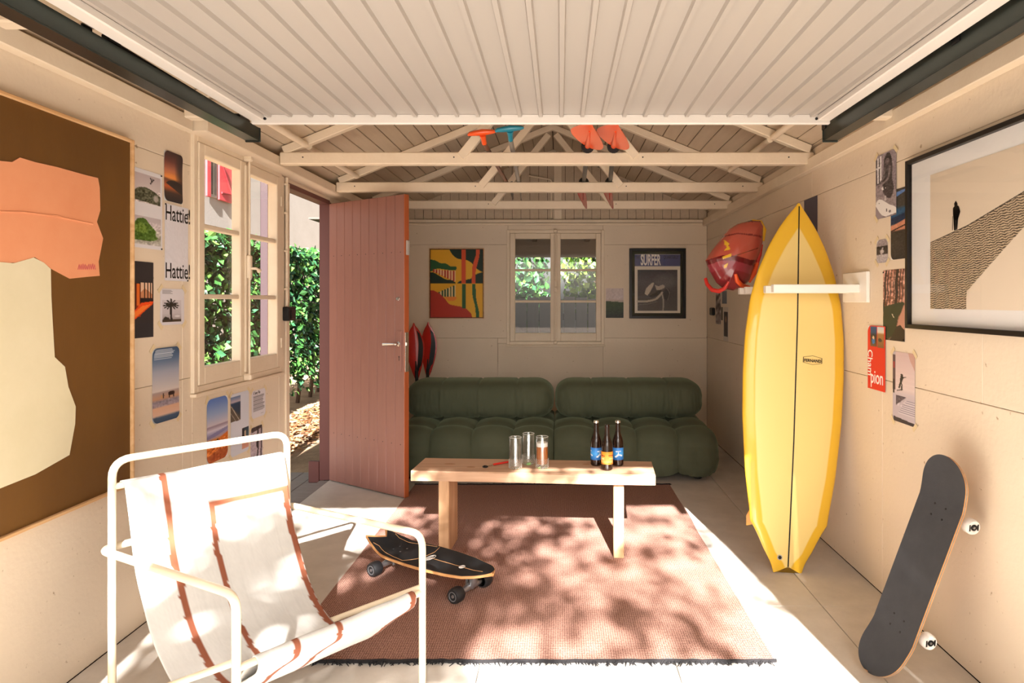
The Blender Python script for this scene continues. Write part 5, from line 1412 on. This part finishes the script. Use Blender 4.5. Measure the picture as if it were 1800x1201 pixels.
# ================================================================== PADDLES
def blade_mesh(L, W, M, cup=.02, nl=18, nv=8, th=.006, asym=.0):
    rows = []
    for i in range(nl + 1):
        u = i / nl
        w = W / 2 * (math.sin(math.pi * min(1, .06 + u * .98)) ** .65 * (.55 + .45 * min(1, u * 1.6)) + .03)
        if i == nl: w = .003
        ring = []
        for sgn in (1, -1):
            for k in (range(nv + 1) if sgn > 0 else range(nv, -1, -1)):
                v = -1 + 2 * k / nv
                ring.append(Vector((u * L, v * w + asym * u * L, cup * v * v * (w / (W / 2)) - cup * .4 * u * u + sgn * th / 2 * (1 - .8 * abs(v)))))
        rows.append(ring)
    mb = MB().grid(rows, cv=True, M=M, flip=True); n = len(rows[0])
    mb.f += [tuple(range(n))]
    return mb
ZP = ZT1 + .018
def kayak_paddle(xa, xb, label):
    a, b = Vector((xa, 3.86, ZP)), Vector((xb, 4.82, ZP)); d = (b - a).normalized()
    s0, s1_ = a - d * .10, b + d * .06
    t = thing('kayak_paddle', a.lerp(b, .5) - Vector((0, 0, .016)), label, 'paddle', 'kayak paddles on the roof beams')
    MB().tube([s0 - d * .1, s1_ + d * .1], .0155, 12).build('shaft', M_shaft, t, smooth=50)
    for c, e in ((s0, -1), (s1_, 1)):
        MB().lathe([(.016, -.012), (.034, -.01), (.038, 0), (.034, .01), (.016, .012)], 18, frame3(c, *((lambda q: (q.to_matrix() @ Vector((1, 0, 0)), q.to_matrix() @ Vector((0, 1, 0)), q.to_matrix() @ Vector((0, 0, 1))))(d.to_track_quat('Z', 'Y'))))).build('drip_ring', M_black, t, smooth=40)
        u = (d * e + Vector((0, 0, -.04 if e < 0 else -.20))).normalized()
        w = u.cross(Vector((0, 0, 1))).normalized()
        if e < 0: w = (w * math.cos(R(28)) + w.cross(u) * math.sin(R(28))).normalized()
        else: w = (w * math.cos(R(62)) - w.cross(u) * math.sin(R(62))).normalized()
        n_ = u.cross(w)
        MBk = blade_mesh(.50, .205, frame3(c + d * e * .03, u, w, n_), cup=.028 if e < 0 else .02)
        bl = MBk.build('blade', M_orange if e < 0 else M_red, t, smooth=60)
        MB().tube([c + d * e * .02, c + d * e * .03 + u * .13, c + d * e * .03 + u * .36], [.017, .013, .004], 8).build('spine', M_orange if e < 0 else M_red, bl, smooth=60)
kayak_paddle(.158, .174, 'double kayak paddle with orange front blade, the one beside the centre post')
kayak_paddle(.312, .368, 'double kayak paddle with orange front blade, the one toward the surfboard wall')
def sup_paddle(pa, pb, grip_m, shaft_m, label):
    a, b = Vector(pa), Vector(pb); d = (b - a).normalized()
    t = thing('stand_up_paddle', a.lerp(b, .5), label, 'paddle', 'stand-up paddles on the roof beams')
    MB().tube([a, b], .0135, 10).build('shaft', shaft_m, t, smooth=50)
    g0 = a - d * .0; w = Vector((1, 0, .10)).normalized(); u = (-d + Vector((0, 0, .5))).normalized()
    g = MB().tube([g0, g0 + u * .035, g0 + u * .075], [.0145, .015, .02], 10)
    g.tube([g0 + u * .085 - w * .08 + Vector((0, 0, -.004)), g0 + u * .088 - w * .068, g0 + u * .09 - w * .03, g0 + u * .092, g0 + u * .09 + w * .03, g0 + u * .088 + w * .062, g0 + u * .086 + w * .075], [.008, .016, .022, .024, .021, .015, .007], 10, flat=.7)
    g.build('grip', grip_m, t, smooth=60)
    u2 = d; w2 = Vector((0, 0, 1)); w2 = (w2 - u2 * w2.dot(u2)).normalized(); n2 = u2.cross(w2)
    blade_mesh(.42, .15, frame3(b - d * .01, u2, w2, n2), cup=.012).build('blade', M_white, t, smooth=60)
sup_paddle((-.43, 3.70, ZP + .005), (-.395, 5.00, ZP - .004), M_orange, M_brownshaft, 'stand-up paddle with an orange T grip resting on the roof beams')
sup_paddle((-.275, 3.62, ZP + .005), (-.315, 5.06, ZP - .004), M_teal, M_steel, 'stand-up paddle with a teal T grip resting on the roof beams')

# wing paddles standing behind the sofa
def wing_paddle(px_, tilt, roll, label):
    y = 6.16 if tilt < 0 else 6.36
    base = Vector(((px_ - CX) * y / F, y, .0))
    u = Vector((tilt, 0, 1)).normalized()
    t = thing('wing_paddle', base, label, 'paddle', 'wing paddles behind the sofa')
    neck = base + u * .60
    MB().tube([base, neck, neck + u * .10], [.0155, .0155, .017], 10).build('shaft', M_black, t, smooth=50)
    w = Vector((math.cos(roll), math.sin(roll), 0)); w = (w - u * w.dot(u)).normalized(); n_ = u.cross(w)
    M = frame3(neck + u * .03, u, w, n_)
    bl = blade_mesh(.52, .18, M, cup=.022, th=.008).build('blade', M_red, t, smooth=60)
    M2 = frame3(neck + u * .03 - n_ * 0, u, w, n_)
    rows = []
    for i in range(15):
        uu = .05 + .80 * i / 14; ww = .18 / 2 * (math.sin(math.pi * min(1, .06 + uu * .98)) ** .65 * (.55 + .45 * min(1, uu * 1.6)))
        rows.append([M @ Vector((uu * .52, ww * q, .022 * q * q + .009 - .0088 * uu * uu)) for q in (.12 + .5 * uu, .9)])
    for sg_ in (1,):
        MB().grid(rows).build('dark_panel', M_black, bl)
    rows2 = [[p - n_ * .018 for p in r] for r in rows]
    MB().grid(rows2).build('dark_panel', M_black, bl)
    MB().tube([M @ Vector((.02, 0, 0)), M @ Vector((.16, 0, -.002))], [.016, .006], 8).build('spine', M_black, bl, smooth=50)
wing_paddle(739, -.055, R(8), 'red and black wing paddle standing behind the sofa, leaning toward the door')
wing_paddle(750, .015, R(-14), 'red and black wing paddle standing upright behind the sofa')

# ================================================================== OUTSIDE
gr = MB().box(-16, 14, -22, 24, -.12, -.062).build('ground', M_ground); gr['kind'] = 'structure'
dw = MB().box(-4.5, 5.5, -16, YF - .11, -.062, -.03).build('bounce_paving', pm('grey_paving', (118, 114, 108), .9, var=(4, .3, (104, 100, 94)))); dw['kind'] = 'structure'  # unseen paving, added to set the light bounced into the garage
dkk = thing('porch_deck', (XL - .4, 4.6, -.06), 'weathered grey decking boards outside the side door', 'decking')
for k in range(5):
    MB().box(XL - .08 - (k + 1) * .115, XL - .083 - k * .115, 3.9, 5.25, -.06, -.022, b=.003).build('plank', M_deck, dkk)
o = MB().box(XL - 1.15, XL - .68, 4.75, 5.9, -.06, -.035, b=.006).build('doormat', M_matwhite)
tag(o, 'white pebbled mat lying on the ground outside the side door', 'mat')
ps = MB().box(-2.42, -2.33, 5.27, 5.36, -.06, 2.9, b=.006).build('porch_post', pm('dark_mauve', (46, 30, 33), .7))
tag(ps, 'red brown porch post standing outside the side window', 'post')

def leaves(n, sampler, size, palette, seed, flat=0.):
    g = np.random.default_rng(seed); V = []; Fc = []; Cc = []
    pts, nrm_ = sampler(n, g)
    for i in range(n):
        p = Vector(pts[i]); d = Vector(g.normal(0, 1, 3)); d.normalize()
        nn = Vector(nrm_[i]) * .9 + Vector(g.normal(0, .6, 3)); nn.normalize()
        a = d.cross(nn); a.normalize(); b = nn.cross(a)
        s_ = size * g.uniform(.6, 1.25); wv_ = s_ * .36
        k = len(V)
        V += [p, p + a * s_ * .45 + b * wv_ + nn * s_ * .08, p + a * s_, p + a * s_ * .45 - b * wv_ + nn * s_ * .08]
        Fc += [(k, k + 1, k + 2), (k, k + 2, k + 3)]
        c = s2l(palette[int(g.integers(len(palette)))]) * g.uniform(.75, 1.2); Cc += [c] * 4
    mb = MB(); mb.v = V; mb.f = Fc
    return mb, np.array(Cc)
PAL = [(38, 76, 34), (52, 98, 44), (64, 116, 50), (30, 62, 36), (92, 132, 60), (44, 90, 58)]
lm, lc = leaves(1800, lambda n, g: (np.stack([g.uniform(-3.3, -2.46, n), g.uniform(5.98, 9.2, n), g.uniform(-.056, -.03, n)], 1), np.tile((0, 0, 2.), (n, 1))), .075, [(150, 104, 66), (176, 132, 92), (116, 78, 52), (196, 156, 112), (92, 64, 46)], 77)
tag(lm.build('leaf_litter', M_leaf, cols=lc), 'dry brown leaf litter scattered on the soil outside the side door', 'leaf litter', kind='stuff')
# hedge beside the garage
def hedge(name, label, x0, x1, y0, y1, h, n, seed, size=.085):
    t = thing(name, ((x0 + x1) / 2, (y0 + y1) / 2, -.06), label, 'hedge')
    def smp(n, g):
        pts = np.empty((n, 3)); nr_ = np.empty((n, 3))
        for i in range(n):
            q = g.random(); yy = g.uniform(y0, y1)
            top = h + .12 * mnoise.noise(Vector((yy * 1.7, seed, 0))) + .05 * mnoise.noise(Vector((yy * 6, seed, 3)))
            if q < .62:
                z = g.uniform(.42, top) if g.random() < .93 else g.uniform(.15, .5); bul = .10 * mnoise.noise(Vector((yy * 2.2, z * 2.2, seed)))
                pts[i] = (x1 + bul - abs(g.normal(0, .10)), yy, z); nr_[i] = (1, 0, .35)
            elif q < .85: pts[i] = (g.uniform(x0, x1), yy, top - abs(g.normal(0, .10))); nr_[i] = (0, 0, 1)
            else: pts[i] = (g.uniform(x0, x1), yy, g.uniform(.4, top)); nr_[i] = (1, 0, .3)
        return pts, nr_
    mb, c = leaves(n, smp, size, PAL, seed)
    tag(mb.build('foliage', M_leaf, t, cols=c), kind='stuff')
    for k in range(int((y1 - y0) / .55)):
        yy = y0 + .3 + k * .55; x = (x0 + x1) / 2 + random.uniform(-.1, .1)
        MB().tube([(x, yy, -.062), (x + .05, yy + .04, .5), (x + .02, yy - .03, 1.2), (x + .08, yy + .05, h - .1)], [.03, .025, .018, .008], 6).build('stem', M_bark, t)
    return t
hedge('hedge', 'dense green leafy hedge outside the side door and window', -4.15, -3.35, 4.4, 12.5, 2.02, 24000, 4, .095)
# neighbouring white house
hs_ = thing('neighbour_house', (-7.2, 14, -.06), 'white rendered house with red shutters behind the hedge', 'house')
MB().box(-11, -6.4, 6.0, 30, -.062, 7.5).build('wall', M_render, hs_)
HX = -6.4
def hpt(px, py): y = -HX * F / (CX - px); return y, EYE - (py - CY) * y / F
ya, za = hpt(366, 345)
wn = MB().box(HX, HX + .03, ya, ya + .27, za, za + 1.3, b=.004).build('window', M_render, hs_)
MB().box(HX + .03, HX + .04, ya + .05, ya + .10, za + .05, za + 1.25).build('pane', M_darkwood, wn)
MB().box(HX + .03, HX + .04, ya + .16, ya + .22, za + .05, za + 1.25).build('pane', M_darkwood, wn)
M_dred = pm('dark_red', (120, 30, 36), .6)
for (p, q) in ((ya - .14, ya - .01), (ya + .28, ya + .78)):
    sh_ = MB().box(HX + .02, HX + .06, p, q, za - .02, za + 1.32, b=.008).build('shutter', M_shutter, hs_)
    if q - p > .3: MB().tube([(HX + .07, p + .06, za + .12), (HX + .07, q - .06, za + .14), (HX + .07, p + .10, za + .62)], .022, 6).build('brace', M_dred, sh_)
y1_, z1_ = hpt(376, 440); bars = MB()
for k in range(3): bars.tube(fillet([(HX + .04, y1_ + k * .16, z1_ - .25), (HX + .04, y1_ + k * .16, z1_ + .22), (HX + .04, y1_ + k * .16 + .10, z1_ + .22), (HX + .04, y1_ + k * .16 + .10, z1_ + .12)], .03), .012, 6)
bars.build('railing', M_dark, hs_)
MB().box(HX, HX + .02, y1_ + .0, y1_ + .65, z1_ - .55, z1_ - .05).build('window', M_darkwood, hs_)

# fence, shrub and lean-to behind the back window
fe = thing('plank_fence', (0, 8.6, -.06), 'grey upright plank fence outside the back window', 'fence')
for k in range(26):
    x = -2.2 + k * .16
    MB().box(x + .004, x + .154, 8.6, 8.625, -.062, 1.40 + .02 * math.sin(k * 2.3), b=.003).build('plank', M_fence, fe)
MB().box(-.75, .75, 8.575, 8.598, -.05, .05, frame3((-.55, 0, .95), Vector((.75, 0, -.66)), (0, 1, 0), Vector((.66, 0, .75))), b=.003).build('diagonal_brace', M_fence, fe)
for z in (.3, 1.1): MB().box(-2.2, 1.96, 8.626, 8.67, z, z + .09).build('rail', M_fence, fe)
lt_ = thing('lean_to_roof', (0, 7.6, 2.0), 'dark timber lean-to roof over the strip outside the back window', 'roof')
for k in range(9): MB().box(-2.6, 2.6, 6.75 + k * .16, 6.9 + k * .16, 2.20, 2.218).build('roof_board', M_darkwood, lt_)
for x in (-1.7, -1.0, -.35, .3, .95, 1.6): MB().box(x, x + .06, 6.72, 8.11, 2.09, 2.199, b=.004).build('joist', M_darkwood, lt_)
MB().box(-2.6, 2.6, 8.12, 8.2, 1.90, 2.20, b=.006).build('beam', pm('pale_beam', (128, 120, 112), .7), lt_)
for x in (-2.5, 2.45): MB().box(x, x + .08, 8.12, 8.2, -.062, 1.90, b=.004).build('post', M_darkwood, lt_)
def shrub(name, label, c, r, n, seed, pal, size=.10):
    t = thing(name, (c[0], c[1], -.06), label, 'shrub')
    def smp(n, g):
        d = g.normal(0, 1, (n, 3)); d /= np.linalg.norm(d, axis=1)[:, None]
        rr = np.cbrt(g.uniform(.25, 1, n))[:, None]
        p = np.array(c) + d * rr * np.array(r); p[:, 2] = np.maximum(p[:, 2], .1)
        return p, d
    mb, cc = leaves(n, smp, size, pal, seed)
    tag(mb.build('foliage', M_leaf, t, cols=cc), kind='stuff')
    for k in range(4): MB().tube([(c[0], c[1], -.062), (c[0] + .1 * (k - 1.5), c[1], c[2] * .5), (c[0] + .35 * (k - 1.5) * r[0], c[1] + .1 * k, c[2])], [.05, .035, .012], 6).build('stem', M_bark, t)
BRI = [(92, 132, 40), (128, 160, 56), (70, 110, 40), (150, 176, 80), (54, 84, 36)]
shrub('shrub', 'bright green leafy shrub growing over the grey fence', (.95, 9.3, 1.75), (.95, .6, 1.2), 4200, 11, BRI, .12)
shrub('shrub', 'sparser dark green shrub behind the grey fence, toward the framed print side', (-1.15, 9.7, 1.6), (1.0, .6, 1.2), 3600, 12, PAL, .12)

# tree in front of the garage whose crown dapples the sun
def tree(name, label, base, clusters, seed, leaf=.085):
    """clusters: (centre, radius, leaves)"""
    g = np.random.default_rng(seed)
    t = thing(name, (base[0], base[1], -.06), label, 'tree')
    cen = np.mean([c for c, _, _ in clusters], axis=0)
    top = Vector(cen) + Vector((0, 0, .3)); b = Vector((base[0], base[1], -.062))
    tp = [b, b.lerp(top, .2) + Vector((0, 0, 1.2)), b.lerp(top, .6) + Vector((0, 0, .9)), top]
    MB().tube(tp, [.17, .13, .08, .03], 10).build('trunk', M_bark, t, smooth=60)
    pts = []; nr_ = []
    for c, r, n in clusters:
        s0_ = tp[2].lerp(tp[3], g.uniform(0, 1.)); m_ = s0_.lerp(Vector(c), .55) + Vector((0, 0, .15))
        MB().tube([s0_, m_, Vector(c)], [.018, .012, .004], 5).build('branch', M_bark, t)
        pts += list(np.array(c) + g.normal(0, 1, (n, 3)) * np.array((r, r * 1.2, r * .7))); nr_ += [(0, -.2, 1.)] * n
    mb, cc = leaves(len(pts), lambda n, g2: (pts, nr_), leaf, PAL, seed)
    tag(mb.build('foliage', M_leaf, t, cols=cc), kind='stuff')
gt = np.random.default_rng(33); cl = []
def toward_sun(x, y, z, t): return (x + .113 * t, y - t, z + .585 * t)
def clumps(n, xr, yr, rr, nl):
    for k in range(n):
        cl.append((toward_sun(gt.uniform(*xr), gt.uniform(*yr), 0, gt.uniform(6.0, 8.0)), gt.uniform(*rr), int(gt.uniform(.7, 1.3) * nl)))
clumps(26, (-1.0, -.28), (2.2, 4.7), (.10, .17), 62)
clumps(7, (-.95, -.35), (2.3, 3.0), (.08, .12), 50)
clumps(16, (-.35, .40), (2.4, 4.5), (.05, .11), 26)
clumps(11, (.40, 1.1), (2.3, 4.5), (.04, .09), 22)
clumps(14, (-2.0, -1.0), (2.4, 4.6), (.05, .10), 20)
clumps(20, (-4.0, -2.0), (1., 5.), (.12, .25), 60)
tree('shade_tree', 'broad leafy tree standing in front of the garage opening', (-3.4, -7.5), cl, 21)
